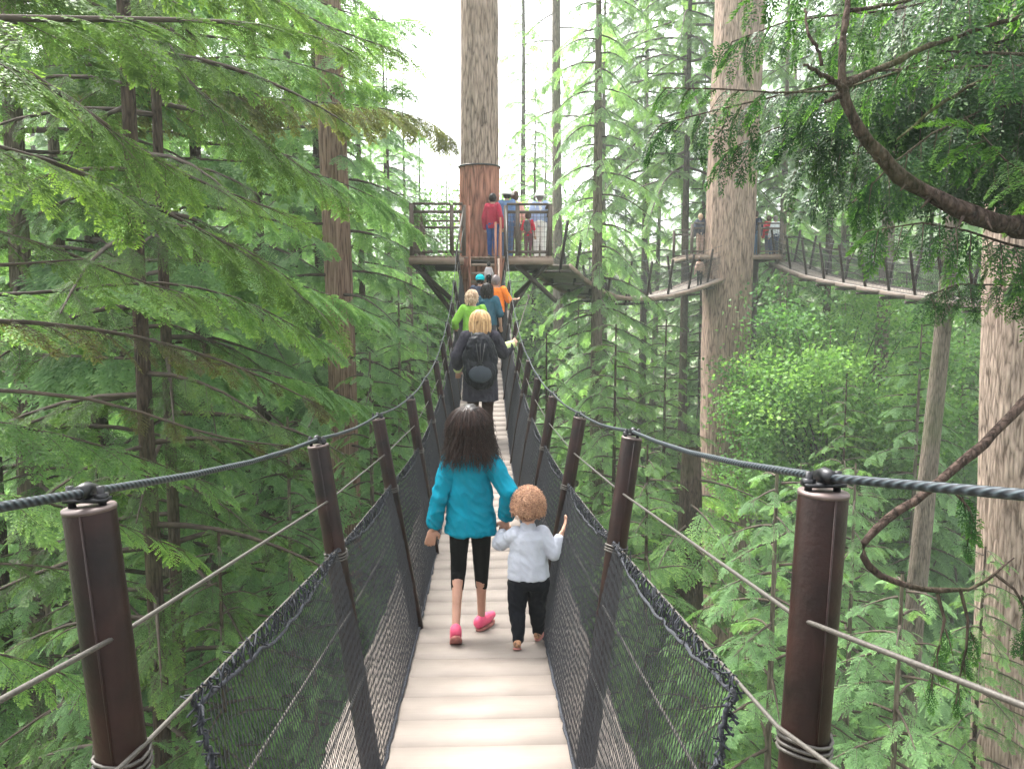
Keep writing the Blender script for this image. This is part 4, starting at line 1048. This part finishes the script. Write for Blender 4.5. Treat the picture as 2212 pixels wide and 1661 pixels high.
def person(label, pos, H, yaw=0.0, pr=ADULT, arms=None, legs=None, top=None, bottom=None, shoes=(0.04, 0.03, 0.03), hair=None, skin='skin', vox=0.009, lean=0.0, head_yaw=0.0, group=None, fine=False, hat=None):
    """+Y of the figure is where it faces.  arms: {'L':(elbow,wrist)} relative to shoulder in units of H"""
    root = empty('person', pos, yaw, label, 'person', group)
    P = {k: v for k, v in pr.items()}; th = P['thick']
    def V3(x, y, z): return Vector((x * H, (y + lean * max(0, z - P['hip'])) * H, z * H))
    b = Prim()
    hip, sh = P['hip'], P['sh']
    tor = [(V3(0, 0, hip - .045), .070 * H * th, .052 * H * th), (V3(0, -.004, hip + .01), .082 * H * th, .060 * H * th), (V3(0, 0, hip + .09), .066 * H * th, .048 * H * th), (V3(0, .004, sh - .10), .082 * H * th, .055 * H * th), (V3(0, 0, sh - .03), .092 * H * th, .050 * H * th), (V3(0, 0, sh + .015), .05 * H * th, .035 * H * th)]
    b.loft(tor)
    hc = V3(0, .012, P['hc']); hr = P['hr'] * H
    b.cap(V3(0, 0, sh - .02), V3(0, .006, P['hc'] - P['hr'] * .5), .034 * H * th, .030 * H * th)
    hy = Matrix.Rotation(head_yaw, 4, 'Z')
    b.ell(hc, (hr * .80, hr * .95, hr * 1.08), seg=22)
    def HV(x, y, z): return hc + (hy @ Vector((x, y, z))) * hr
    b.ell(HV(0, .28, -.50), (hr * .56, hr * .60, hr * .56), seg=16)                  # jaw
    b.ell(HV(0, .93, -.18), (hr * .13, hr * .22, hr * .20), seg=10)                  # nose
    b.ell(HV(0, .80, .12), (hr * .5, hr * .14, hr * .10), seg=10)                    # brow
    for s in (-1, 1): b.ell(HV(.80 * s, -.02, -.12), (hr * .08, hr * .17, hr * .26), seg=10)
    ed = {}
    for s, nm in ((-1, 'L'), (1, 'R')):
        S0 = V3(P['sx'] * s, 0, sh - .012)
        e, w = (arms or {}).get(nm, ((.035 * s, -.01, -P['arm']), (.045 * s, .03, -P['arm'] - P['fore'])))
        E = S0 + Vector(e) * H; W = S0 + Vector(w) * H
        tw = (arms or {}).get(nm + '_world')
        if tw is not None:
            W = Matrix.Rotation(-yaw, 3, 'Z') @ (Vector(tw) - Vector(pos)); d_ = W - S0; l1, l2 = P['arm'] * H, P['fore'] * H
            D = min(d_.length, (l1 + l2) * .995); W = S0 + d_.normalized() * D; a_ = (l1 * l1 - l2 * l2 + D * D) / (2 * D); h_ = math.sqrt(max(0, l1 * l1 - a_ * a_))
            pole = Vector((.5 * s, -.6, -.7)); dn = d_.normalized(); pole = (pole - dn * pole.dot(dn)).normalized(); E = S0 + dn * a_ + pole * h_
        b.cap(S0 - Vector((s * .018 * H, 0, 0)), E, .030 * H * th, .023 * H * th); b.cap(E, W, .023 * H * th, .0155 * H * th)
        # hand
        d = (W - E).normalized(); side = d.cross(Vector((0, 1, 0)) if abs(d.y) < .8 else Vector((0, 0, 1))).normalized(); 
        nrm = side.cross(d).normalized()
        if (arms or {}).get(nm + '_spread'): side, nrm = nrm, side
        hl = .10 * H * (1.0 if pr is not TOD else 1.3); pw = hl * .20
        pc = W + d * hl * .27
        rot = Matrix([side, nrm, d]).transposed().to_4x4()
        b.ell(pc, (pw * 1.12, pw * .5, hl * .30), rot, seg=12)
        fr_ = hl * .062
        for m, (o_, ln) in enumerate(((-.78, .40), (-.27, .47), (.25, .44), (.74, .34))):
            k0 = pc + side * o_ * pw + d * hl * .24; k1 = k0 + (d * .9 + nrm * .25 + side * o_ * .18) * hl * ln * .5; k2 = k1 + (d * .65 + nrm * .6) * hl * ln * .5
            b.cap(k0 - d * hl * .1, k1, fr_ * 1.15, fr_, 8); b.cap(k1, k2, fr_, fr_ * .8, 8)
        t0 = W + d * hl * .12 - side * pw * .7 * s; t1_ = t0 + (-side * s * .8 + d * .6 + nrm * .2) * hl * .22; t2_ = t1_ + (d * .9 + nrm * .3) * hl * .18
        b.cap(t0, t1_, fr_ * 1.4, fr_ * 1.15, 8); b.cap(t1_, t2_, fr_ * 1.15, fr_ * .85, 8)
        ed[nm] = (S0, E, W)
    lg = {}
    for s, nm in ((-1, 'L'), (1, 'R')):
        Hp = V3(P['hx'] * s, 0, hip - .02)
        a = (legs or {}).get(nm, (P['hx'] * s * 1.05, 0.0, P['ank'], 0.0, 0.0))   # ankle x,y,z, foot pitch, toe-out
        A = Vector((a[0] * H, a[1] * H, a[2] * H))
        mid = Hp.lerp(A, .5); d0 = (A - Hp); Lm = (hip - .02 - P['ank']) * H
        bend = math.sqrt(max(0.0, (Lm / 2) ** 2 - (d0.length / 2) ** 2))
        K = mid + Vector((0, min(bend, .10 * H) + .004 * H, 0))
        b.cap(Hp, K, .046 * H * th, .030 * H * th); b.cap(K, A, .029 * H * th, .0185 * H * th)
        b.cap(K.lerp(A, .15) - Vector((0, .006 * H, 0)), K.lerp(A, .55) - Vector((0, .004 * H, 0)), .030 * H * th, .022 * H * th)
        fl = .115 * H * (1.0 if pr is not TOD else 1.12); pitch, tout = a[3], a[4]
        fd = Vector((math.sin(tout) * s * math.cos(pitch), math.cos(tout) * math.cos(pitch), -math.sin(pitch)))
        upv = (Vector((0, 0, 1)) - fd * fd.z).normalized()
        heel = A - upv * .018 * H - fd * .022 * H; toe = heel + fd * fl
        b.cap(heel, heel.lerp(toe, .6), .020 * H, .021 * H); b.cap(heel.lerp(toe, .6), toe, .021 * H, .013 * H)
        lg[nm] = (Hp, K, A, heel, toe, fd, upv)
    body = b.blob('body', M[skin], root, vox=vox if not fine else 0.0042, smooth=2 if fine else 1)
    e_ = Prim()
    for s in (-1, 1): e_.ell(HV(.33 * s, .84, .0), (hr * .11, hr * .07, hr * .08), seg=8)
    e_.blob('eyes', M['eye'], root, vox=hr * .05, smooth=0)
    e_ = Prim(); e_.ell(HV(0, .84, -.48), (hr * .24, hr * .06, hr * .06), seg=8); e_.blob('mouth', M['lips'], root, vox=hr * .04, smooth=0)
    # trousers
    if bottom:
        t = Prim(); ease = bottom.get('ease', .008); low = bottom.get('to', 1.0)
        t.loft([(c, rx + ease * H, ry + ease * H) for c, rx, ry in tor[:3]][0:2] + [(tor[2][0], tor[2][1] + ease * H, tor[2][2] + ease * H)])
        for nm in 'LR':
            Hp, K, A = lg[nm][:3]
            flare = bottom.get('flare', 0.0)
            t.cap(Hp, K, .050 * H * th + ease * H, .033 * H * th + ease * H)
            if low > 0: 
                end = K.lerp(A, low); r1 = (.031 * (1 - low) + .021 * low) * H * th + ease * H + flare * H * low
                t.cap(K, end, .033 * H * th + ease * H, r1)
                t.cap(K.lerp(end, .15) - Vector((0, .006 * H, 0)), K.lerp(end, .6) - Vector((0, .004 * H, 0)), .032 * H * th + ease * H, .026 * H * th + ease * H)
        if bottom.get('skirt'):
            z0_, z1_, w_ = bottom['skirt']
            t.loft([(V3(0, 0, z1_), .072 * H * th, .052 * H * th), (V3(0, 0, hip), w_ * .85 * H, w_ * .62 * H), (V3(0, 0, z0_), w_ * H, w_ * .72 * H)])
        t.blob(bottom.get('name', 'trousers'), bottom['mat'], root, vox=vox * .8 if not fine else 0.005, smooth=3, wrinkle=bottom.get('wr', .004) * H, seed=3)
    if top:
        t = Prim(); ease = top.get('ease', .012); hem = top.get('hem', hip - .04); hw = top.get('hw', .095)
        if hem < sh - .2:
            t.loft([(V3(0, 0, hem), hw * H * th, hw * .68 * H * th), (V3(0, 0, (hem + sh) / 2 - .02), (hw * .45 + .045) * H * th + ease * H * .6, .056 * H * th + ease * H), (V3(0, .003, sh - .10), .083 * H * th + ease * H, .056 * H * th + ease * H), (V3(0, 0, sh - .03), .094 * H * th + ease * H * .8, .050 * H * th + ease * H), (V3(0, 0, sh + .016), .050 * H * th + ease * H, .036 * H * th + ease * H)])
        sl = top.get('sleeve', 1.0)
        for nm in 'LR':
            S0, E, W = ed[nm]; s = -1 if nm == 'L' else 1
            t.cap(S0 - Vector((s * .022 * H, 0, 0)), S0.lerp(E, min(1, sl * 2)), .033 * H * th + ease * H, .026 * H * th + ease * H)
            if sl > .5: t.cap(E, E.lerp(W, (sl - .5) * 2), .026 * H * th + ease * H, .019 * H * th + ease * H * top.get('cuff', 1.0))
        if top.get('collar'): t.cap(V3(0, 0, sh), V3(0, .003, sh + .035), .040 * H * th, .036 * H * th)
        t.blob(top.get('name', 'shirt'), top['mat'], root, vox=vox * .8 if not fine else 0.005, smooth=4, wrinkle=top.get('wr', .005) * H, seed=int(abs(pos[0]) * 100) % 50)
    if bottom and bottom.get('bare'): pass
    # shoes
    if shoes is not None:
        mt = shoes if not isinstance(shoes, tuple) else mat_plain('shoe_leather', shoes, rough=.6)
        for nm in 'LR':
            Hp, K, A, heel, toe, fd, upv = lg[nm]
            t = Prim(); t.cap(heel, heel.lerp(toe, .6), .0245 * H, .0255 * H); t.cap(heel.lerp(toe, .6), toe, .0255 * H, .016 * H); t.cap(heel + upv * .005 * H, A - upv * .006 * H, .024 * H, .0235 * H)
            so = t.blob('shoe', mt, root, vox=.0035 if fine else .007, smooth=2)
            # sole
            q = Q(); c = heel.lerp(toe, .5) - upv * .025 * H; rgt = fd.cross(upv).normalized()
            pts = []
            for k in range(16):
                a_ = 2 * math.pi * k / 16; w_ = .026 * H * (1 - .12 * math.cos(a_) ) 
                pts.append(c + fd * math.cos(a_) * (toe - heel).length * .62 + rgt * math.sin(a_) * w_)
            Vv = [tuple(p) for p in pts] + [tuple(p - upv * .009 * H) for p in pts]
            Fv = [[k, (k + 1) % 16, 16 + (k + 1) % 16, 16 + k] for k in range(16)] + [[16 + m, 16 + m + 1, 16 + 14 - m, 16 + 15 - m] for m in range(7)] + [[m + 1, m, 15 - m, 14 - m] for m in range(7)]
            q.add(Vv, Fv); q.build('sole', M['sole'] if not fine else M['sole_dark'], so)
    return dict(root=root, hc=hc, hr=hr, HV=HV, hy=hy, V3=V3, ed=ed, lg=lg, H=H, P=P)

M['sole'] = mat_plain('sole_grey', (0.25, 0.24, 0.23), rough=.8)
M['sole_dark'] = mat_plain('sole_reddish', (0.30, 0.11, 0.09), rough=.8, var=.4, scale=25)

def hair_mat(name, dark, light):
    m, n, l, b = new_mat(name)
    at_ = n.new('ShaderNodeAttribute'); at_.attribute_name = 'tint'
    r = ramp(n, [(0.0, dark), (1.0, light)]); l.new(at_.outputs['Fac'], r.inputs[0]); l.new(r.outputs[0], b.inputs['Base Color'])
    b.inputs['Roughness'].default_value = .38; b.inputs['Specular IOR Level'].default_value = .22
    return m
def hair_cap(p, mat, rx=.90, ry=1.04, rz=1.14, dy=-.10, dz=.08, name='hair', back=-.35, vox=None):
    t = Prim(); hr = p['hr']; t.ell(p['HV'](0, dy, dz), (hr * rx, hr * ry * .92, hr * rz), seg=20)
    t.ell(p['HV'](0, -.28, back), (hr * .74, hr * .62, hr * .55), seg=16)
    return t.blob(name, mat, p['root'], vox=vox or max(.006, hr * .09), smooth=2, wrinkle=hr * .07, wscale=26)
def strands(p, mat, n, length, seed=1, spread=1.0, wave=.12, width=.022, name='hair_strands', curl=False, front=False, parent=None, taper_in=0.0, rad=1.0):
    """locks as thin tubes rooted on the skull and falling"""
    r = np.random.default_rng(seed); hr = p['hr']; q = Q(); hc = np.array(p['hc'])
    Ry = np.array(p['hy'].to_3x3())
    for i in range(n):
        while True:
            v = r.normal(0, 1, 3); v /= np.linalg.norm(v)
            if v[2] > -.35 and not (v[1] > .35 and v[2] < .55): break
        root = v * np.array([.86, .98, 1.12]) * rad + np.array([0, -.08, .05])
        tint = r.random()
        if curl:
            out = v + r.normal(0, .25, 3); out /= np.linalg.norm(out)
            a = np.cross(out, [0, 0, 1.0]); a /= np.linalg.norm(a) + 1e-6; c = np.cross(out, a)
            L = length * (0.7 + .6 * r.random()); ph = r.random() * 6.28; R_ = .075 * (0.7 + .7 * r.random())
            pts = [root + out * L * u + (a * math.cos(ph + 9 * u) + c * math.sin(ph + 9 * u)) * R_ * (0.4 + u) - np.array([0, 0, .10 * u * u]) for u in np.linspace(0, 1, 11)]
            rad_ = [width * (1 - .6 * abs(u - .3)) for u in np.linspace(0, 1, 11)]
        else:
            az = math.atan2(v[1], v[0]); L = length * (0.85 + .25 * r.random())
            pts = []; ph = r.random() * 6.28; fx = (0.95 + .16 * r.random()) * spread
            top_ = root.copy(); m = 12
            for k in range(m):
                u = k / (m - 1)
                zz = root[2] - L * u
                # falls along the skull then hangs
                hrz = np.array([math.cos(az), math.sin(az)])
                ra = max(np.linalg.norm(root[:2]), min(1.0, math.sqrt(max(0.0, 1.0 - (zz / 1.2) ** 2)) if zz > 0 else 1.0) * fx)
                if zz < -.9: ra *= 1 - taper_in * min(1, (-.9 - zz))
                ra += wave * math.sin(ph + 7 * u) * u
                if hrz[1] * ra > .25: hrz = np.array([math.copysign(abs(hrz[0]), hrz[0]), hrz[1]])
                x_, y_ = hrz * ra; y_ = y_ if y_ < .3 else .3 + (y_ - .3) * .3
                pts.append(np.array([x_ * .98 + wave * .4 * math.sin(ph * 2 + 5 * u) * u, y_ * .95 - .08, zz]))
            rad_ = [width * (1.25 - .9 * u) for u in np.linspace(0, 1, m)]
        pts = [hc + (Ry @ np.array(pp)) * hr for pp in pts]
        q.tube(pts, [max(w_, .003) * hr for w_ in rad_], k=4, t=float(np.clip(tint, 0, 1)), cap=False)
    return q.build(name, mat, parent or p['root'], smooth=True)

def feet_at(px, py, z): # world point on height z under pixel
    d = R3 @ Vector(((px - CX) / F, -(py - CY) / F, -1)); t = (z - EYE.z) / d.z; return EYE + d * t

# ------ the girl
Yg = 4.80; g0 = Vector((at(1017, 1300, Yg).x, Yg, deck_z(Yg)))
Hg = (at(1020, 866, Yg).z - g0.z) * 0.985
M['turq'] = cloth('turquoise_jersey', (0.0, 0.15, 0.22), bump=.5)
M['blackleg'] = cloth('black_leggings', (0.0025, 0.0025, 0.003), rough=.8)
M['pink'] = mat_plain('pink_shoe', (0.55, 0.06, 0.13), rough=.6)
g = person('girl with long dark brown hair in a turquoise top and black leggings, seen from behind', g0, Hg, 0.0, CHILD, fine=True, skin='skin_tan',
           arms={'L': ((-.030, -.02, -.165), (-.058, .0, -.300)), 'R_world': at(1092, 1124, 4.78)},
           legs={'L': (-.062, -.085, .072, .75, 0.05), 'R': (.045, .10, .047, 0.0, .55)},
           top=dict(mat=M['turq'], hem=.455, hw=.122, ease=.011, sleeve=.90, cuff=1.2, name='turquoise_top', wr=.010), bottom=dict(mat=M['blackleg'], to=.28, ease=.003, name='leggings', wr=.002), shoes=M['pink'])
M['hair_brown'] = hair_mat('dark_brown_hair', (0.006, 0.0035, 0.003), (0.036, 0.018, 0.013))
hc_ = hair_cap(g, M['hair_brown'])
strands(g, M['hair_brown'], 1500, 1.90, seed=3, spread=1.10, wave=.27, width=.020, parent=hc_, taper_in=-.28)
strands(g, M['hair_brown'], 90, 2.25, seed=4, spread=1.2, wave=.30, width=.010, parent=hc_, taper_in=-.3, name='flyaway_hair')
# ------ the toddler
Yt = 4.62; t0_ = Vector((at(1141, 1300, Yt).x, Yt, deck_z(Yt)))
Ht = (at(1140, 1056, Yt).z - t0_.z)
M['greysw'] = cloth('pale_grey_jersey', (0.33, 0.345, 0.39), bump=.4)
M['navy'] = cloth('dark_trousers', (0.004, 0.0045, 0.007), rough=.85)
M['leopard'] = mat_plain('mottled_brown_shoe', (0.20, 0.10, 0.05), rough=.7, var=.9, scale=70)
t_ = person('toddler with curly auburn hair in a pale grey jersey and black trousers, right hand raised', t0_, Ht, 0.06, TOD, fine=True,
            arms={'L_world': at(1086, 1146, 4.80), 'R': ((.050, -.02, -.120), (.105, .0, .0)), 'R_spread': True},
            legs={'L': (-.075, -.06, .06, .35, -.05), 'R': (.075, .10, .052, 0.0, .35)},
            top=dict(mat=M['greysw'], hem=.44, hw=.108, ease=.012, sleeve=.86, name='jersey', collar=True, wr=.008), bottom=dict(mat=M['navy'], to=.93, ease=.010, name='trousers', wr=.010), shoes=M['leopard'])
M['hair_auburn'] = hair_mat('auburn_curls', (0.16, 0.075, 0.045), (0.58, 0.34, 0.21))
hc_ = hair_cap(t_, M['hair_auburn'], rx=.86, ry=.98, rz=1.0, dz=.06)
strands(t_, M['hair_auburn'], 1500, .30, seed=5, curl=True, width=.018, parent=hc_, name='curls')

# ------ the queue ahead on the walkway
def on_deck(px, Y, top_y):
    p = at(px, top_y, Y); z = deck_z(Y); return Vector((p.x, Y, z)), p.z - z
HM = {}
def hm(key, d, l):
    if key not in HM: HM[key] = hair_mat(key, d, l)
    return HM[key]
blonde = hm('blonde_hair', (0.36, 0.20, 0.09), (0.80, 0.55, 0.30)); palebl = hm('pale_blonde_hair', (0.42, 0.28, 0.18), (0.85, 0.66, 0.48))
blackh = hm('black_hair', (0.008, 0.006, 0.006), (0.03, 0.022, 0.02)); greyh = hm('grey_hair', (0.16, 0.13, 0.13), (0.38, 0.33, 0.33)); brownh = hm('brown_hair', (0.05, 0.025, 0.015), (0.13, 0.07, 0.045))
pos, H = on_deck(1037, 11.8, 670)
M['coat'] = cloth('charcoal_coat', (0.030, 0.028, 0.038)); M['palegreen'] = cloth('pale_green_sleeves', (0.42, 0.50, 0.22))
w = person('blonde woman in a long charcoal coat with a black rucksack, midway along the walkway', pos, H, 0.0, WIDE,
           arms={'L': ((-.055, -.02, -.15), (-.050, .05, -.26)), 'R': ((.055, .05, -.12), (.13, .17, -.055))},
           top=dict(mat=M['coat'], hem=.30, hw=.125, ease=.020, sleeve=.8, name='coat'), bottom=dict(mat=cloth('dark_brown_trousers', (.03, .018, .015))), head_yaw=0)
hc_ = hair_cap(w, blonde); strands(w, blonde, 260, 2.7, seed=8, spread=1.05, wave=.10, width=.05, parent=hc_)
t = Prim()
for nm in 'LR':
    S0, E, W = w['ed'][nm]; t.cap(S0.lerp(E, .75), E.lerp(W, .85), .046 * H, .036 * H)
t.blob('rolled_sleeves', M['palegreen'], w['root'], vox=.008, smooth=2)
# rucksack worn on her back
def rucksack(pw, mat, label, s=1.0, pocket=None):
    H = pw['H']; V3 = pw['V3']; root_w = pw['root']
    base = root_w.matrix_world
    c = V3(0, -.105 * s, pw['P']['sh'] - .135 * s); yaw = root_w.rotation_euler.z
    r = empty('backpack', Vector(root_w.location) + Matrix.Rotation(yaw, 3, 'Z') @ c, yaw, label, 'backpack')
    t = Prim(); t.ell((0, 0, .04 * H * s), (.088 * H * s, .056 * H * s, .12 * H * s)); t.ell((0, -.005, -.06 * H * s), (.098 * H * s, .062 * H * s, .105 * H * s)); t.ell((0, 0, .02 * H), (.102 * H * s, .045 * H * s, .10 * H * s))
    t.blob('bag', mat, r, vox=.010, smooth=3, wrinkle=.012)
    t = Prim(); t.ell((0, -.055 * H * s, -.07 * H * s), (.066 * H * s, .016 * H * s, .050 * H * s)); t.blob('front_pocket', pocket or mat, r, vox=.009, smooth=2)
    q = Q()
    for sx in (-.055, .055):
        q.tube([(sx * H, .02 * H, .12 * H * s), (sx * H * 1.2, .07 * H, .155 * H * s), (sx * H * 1.5, .16 * H, .13 * H), (sx * H * 1.6, .185 * H, .02 * H), (sx * H * 1.6, .15 * H, -.09 * H), (sx * H * 1.5, .04 * H, -.12 * H)], .011 * H, k=6)
    q.build('strap', mat, r, smooth=True)
    q = Q()
    for sx in (-.03, .0, .035): q.tube([(sx * H, -.066 * H * s, .10 * H * s), (sx * H * .4, -.075 * H * s, .0), (-sx * H, -.078 * H * s, -.03 * H)], .003 * H, k=4)
    q.build('cords', M['clamp'], r)
    return r
M['bagblack'] = mat_plain('black_nylon', (0.004, 0.0045, 0.009), rough=.55, var=.5, bump=.4, bscale=30)
M['bagblack'].node_tree.nodes['Principled BSDF'].inputs['Specular IOR Level'].default_value = 0.2
rucksack(w, M['bagblack'], 'bulging black rucksack on the back of the blonde woman', 1.35, pocket=mat_plain('slate_nylon', (0.014, 0.022, 0.034), rough=.6))
# stick she points out over the net
S0, E, W = w['ed']['R']; hw_ = Vector(w['root'].location) + W + (W - E).normalized() * .05 * H
q = Q(); tip = at(1142, 641, 13.4); q.tube([hw_ - (tip - hw_) * .12, tip], [.006, .004], k=6)
sr = empty('selfie_stick', hw_, 0, 'thin grey stick held out to the right over the net', 'stick'); q.build('rod', M['rim'], sr, origin=hw_)
q = Q(); q.box(tip, (.03, .02, .07)); q.build('tip', M['rim'], sr, origin=hw_)

pos, H = on_deck(1021, 15.4, 626)
a = person('child with short pale blond hair in a lime green shirt turning right, behind the rucksack', pos, H, 0.0, WIDE, top=dict(mat=cloth('lime_shirt', (.20, .42, .06)), sleeve=.9, hw=.10), bottom=dict(mat=cloth('blue_jeans', (.05, .09, .18))), head_yaw=-.9,
           arms={'L': ((-.075, -.01, -.15), (-.07, .10, -.22))})
hc_ = hair_cap(a, palebl); strands(a, palebl, 200, 1.0, seed=11, wave=.2, width=.06, parent=hc_)
pos, H = on_deck(1052, 16.4, 612)
a = person('person with long black hair in a dark teal shirt on the right of the queue', pos, H, -.1, WIDE, top=dict(mat=cloth('dark_teal_shirt', (.03, .09, .13)), sleeve=.5, hw=.11, ease=.02), bottom=dict(mat=cloth('grey_trousers', (.06, .06, .07))))
hc_ = hair_cap(a, blackh); strands(a, blackh, 160, 2.3, seed=12, wave=.08, width=.06, parent=hc_)
pos, H = on_deck(1037, 17.9, 593)
a = person('person in a bright turquoise cap near the platform stairs', pos, H, 0.0, WIDE, top=dict(mat=cloth('slate_shirt', (.05, .06, .09))), bottom=dict(mat=M['navy']))
hc_ = hair_cap(a, blackh, rx=.84, rz=1.0)
t = Prim(); t.ell(a['HV'](0, -.02, .35), (a['hr'] * 1.0, a['hr'] * 1.12, a['hr'] * .88)); t.box(a['HV'](0, -1.0, .15), (a['hr'] * 1.1, a['hr'] * .7, a['hr'] * .1)); t.blob('cap', cloth('turquoise_cap', (.0, .36, .42)), a['root'], vox=.009, smooth=2)
pos, H = on_deck(1071, 17.5, 594)
a = person('person with cropped grey hair in an orange shirt ahead of the queue', pos, H, -.25, WIDE, top=dict(mat=cloth('orange_shirt', (.80, .20, .03)), sleeve=.5, hw=.11, ease=.018), bottom=dict(mat=M['navy']), arms={'R': ((.06, .02, -.14), (.13, .12, -.13))})
hair_cap(a, greyh, rx=.85, ry=.97, rz=1.08)
pos = Vector((at(1056, 580, 20.0).x, 20.0, zb_ + .45)); H = at(1056, 566, 20.0).z - pos.z
a = person('dark haired child in a pale top climbing the platform stairs', pos, H, 0.0, CHILD, top=dict(mat=cloth('pale_top', (.55, .52, .55))), bottom=dict(mat=M['navy']))
hair_cap(a, blackh)

# ------ on the near platform
def on_plat(px, Y, top_y, z=None):
    p = at(px, top_y, Y); z = zf if z is None else z; return Vector((p.x, Y, z)), p.z - z
pos, H = on_plat(1064, 21.55, 418)
a = person('person in a crimson jacket and blue jeans leaning beside the fir trunk', pos, min(H, 1.75), -.5, ADULT, top=dict(mat=cloth('crimson_jacket', (.33, .02, .05)), hem=.46, ease=.02), bottom=dict(mat=cloth('blue_jeans_deep', (.02, .06, .20))))
hair_cap(a, blackh)
pos, H = on_plat(1095, 22.0, 409)
a = person('person in a white brimmed hat and denim blue shirt on the platform', pos, min(H, 1.85), -.4, ADULT, top=dict(mat=cloth('denim_shirt', (.12, .20, .36)), ease=.02), bottom=dict(mat=cloth('denim_jeans', (.06, .11, .22))))
hair_cap(a, blackh)
def sunhat(a, mat):
    t = Prim(); t.ell(a['HV'](0, -.02, .42), (a['hr'] * 1.02, a['hr'] * 1.12, a['hr'] * .85)); t.ell(a['HV'](0, 0, .05), (a['hr'] * 1.65, a['hr'] * 1.75, a['hr'] * .16)); t.blob('hat', mat, a['root'], vox=.010, smooth=2)
M['white'] = cloth('white_cotton', (.78, .77, .74))
sunhat(a, M['white'])
pos, H = on_plat(1112, 23.2, 406)
a = person('bare headed dark haired man in a pink shirt, tallest at the back of the platform', pos, min(H, 1.9), .3, ADULT, top=dict(mat=cloth('salmon_shirt', (.60, .32, .27)), sleeve=.5), bottom=dict(mat=cloth('brown_trousers', (.08, .05, .04))))
hair_cap(a, brownh)
pos, H = on_plat(1141, 21.3, 456)
a = person('small child in red clothes with a grey bag at the platform railing', pos, H, -.3, CHILD, top=dict(mat=cloth('red_shirt', (.60, .02, .06)), sleeve=.5), bottom=dict(mat=cloth('red_grey_trousers', (.14, .06, .08))))
hair_cap(a, brownh); rucksack(a, mat_plain('grey_nylon', (.08, .08, .09), rough=.6), 'small grey rucksack worn by the child in red', .8)
pos, H = on_plat(1166, 21.6, 413)
a = person('person in white trousers and pale blue shirt at the right railing', pos, min(H, 1.82), -.2, ADULT, top=dict(mat=cloth('pale_blue_shirt', (.36, .44, .66)), ease=.02, hem=.47), bottom=dict(mat=M['white'], ease=.014), shoes=(.7, .68, .64))
hair_cap(a, greyh); sunhat(a, M['white'])
t = Prim(); S0 = a['ed']['L'][0]; t.loft([(a['V3'](0, 0, .70), .105 * H, .075 * H), (a['V3'](0, 0, .80), .112 * H, .07 * H), (a['V3'](0, 0, .835), .06 * H, .05 * H)]); t.blob('white_scarf', M['white'], a['root'], vox=.01, smooth=2)

# ------ on the far platform and walkway
pos, H = on_plat(1508, 33.6, 462, z=at(1508, 607, 33.6).z + 0.62)
a = person('white haired person in a dark waistcoat on the far platform, left of the massive fir', Vector((pos.x, 33.2, z2)), 1.62, .2, ADULT, top=dict(mat=cloth('dark_waistcoat', (.05, .055, .08)), ease=.03), bottom=dict(mat=cloth('beige_trousers', (.40, .28, .24))), vox=.012)
hair_cap(a, palebl)
pp_ = at(1511, 606, 31.6); a = person('child in a beige top on the far walkway, left of the massive fir', Vector((pp_.x, 31.6, float(np.interp(31.6, W2[:, 1], W2[:, 2])))), 1.15, .1, CHILD, top=dict(mat=cloth('beige_top', (.36, .24, .19)), ease=.02), bottom=dict(mat=M['navy']), vox=.011)
hair_cap(a, brownh)
for px, ty, Y, lab, tc, bc, hairm in ((1634, 456, 33.6, 'person in a navy jacket half hidden by the massive fir on the far platform', (.012, .02, .05), (.05, .11, .20), brownh),
                               (1662, 466, 34.4, 'person in a red jacket on the far platform', (.42, .02, .04), (.05, .07, .14), brownh),
                               (1676, 466, 33.4, 'person in a white shirt and dark trousers at the corner of the far platform', (.60, .62, .66), (.02, .035, .09), greyh)):
    pos, H = on_plat(px, Y, ty, z=z2)
    a = person(lab, pos, max(1.5, min(H, 1.8)), .3, ADULT, top=dict(mat=cloth('far_top', tc), ease=.02), bottom=dict(mat=cloth('far_trousers', bc)), vox=.012)
    hair_cap(a, hairm)
# ---------------------------------------------------------------- pale moist air
def haze_box():
    V = []; x0, x1, y0, y1, z0, z1 = -905, 905, -65, 1045, -4.5, 60
    q = Q(); q.box(((x0 + x1) / 2, (y0 + y1) / 2, (z0 + z1) / 2), (x1 - x0, y1 - y0, z1 - z0))
    m = bpy.data.materials.new('haze_air'); m.use_nodes = True; n = m.node_tree.nodes; n.clear()
    o = n.new('ShaderNodeOutputMaterial'); v = n.new('ShaderNodeVolumePrincipled')
    v.inputs['Color'].default_value = (0.86, 0.95, 0.88, 1); v.inputs['Density'].default_value = HAZE; v.inputs['Anisotropy'].default_value = 0.3
    m.node_tree.links.new(v.outputs[0], o.inputs['Volume'])
    h = q.build('haze', m); tag(h, kind='stuff'); h['label'] = 'pale moist air between the trees'
HAZE = 0.0013
haze_box()
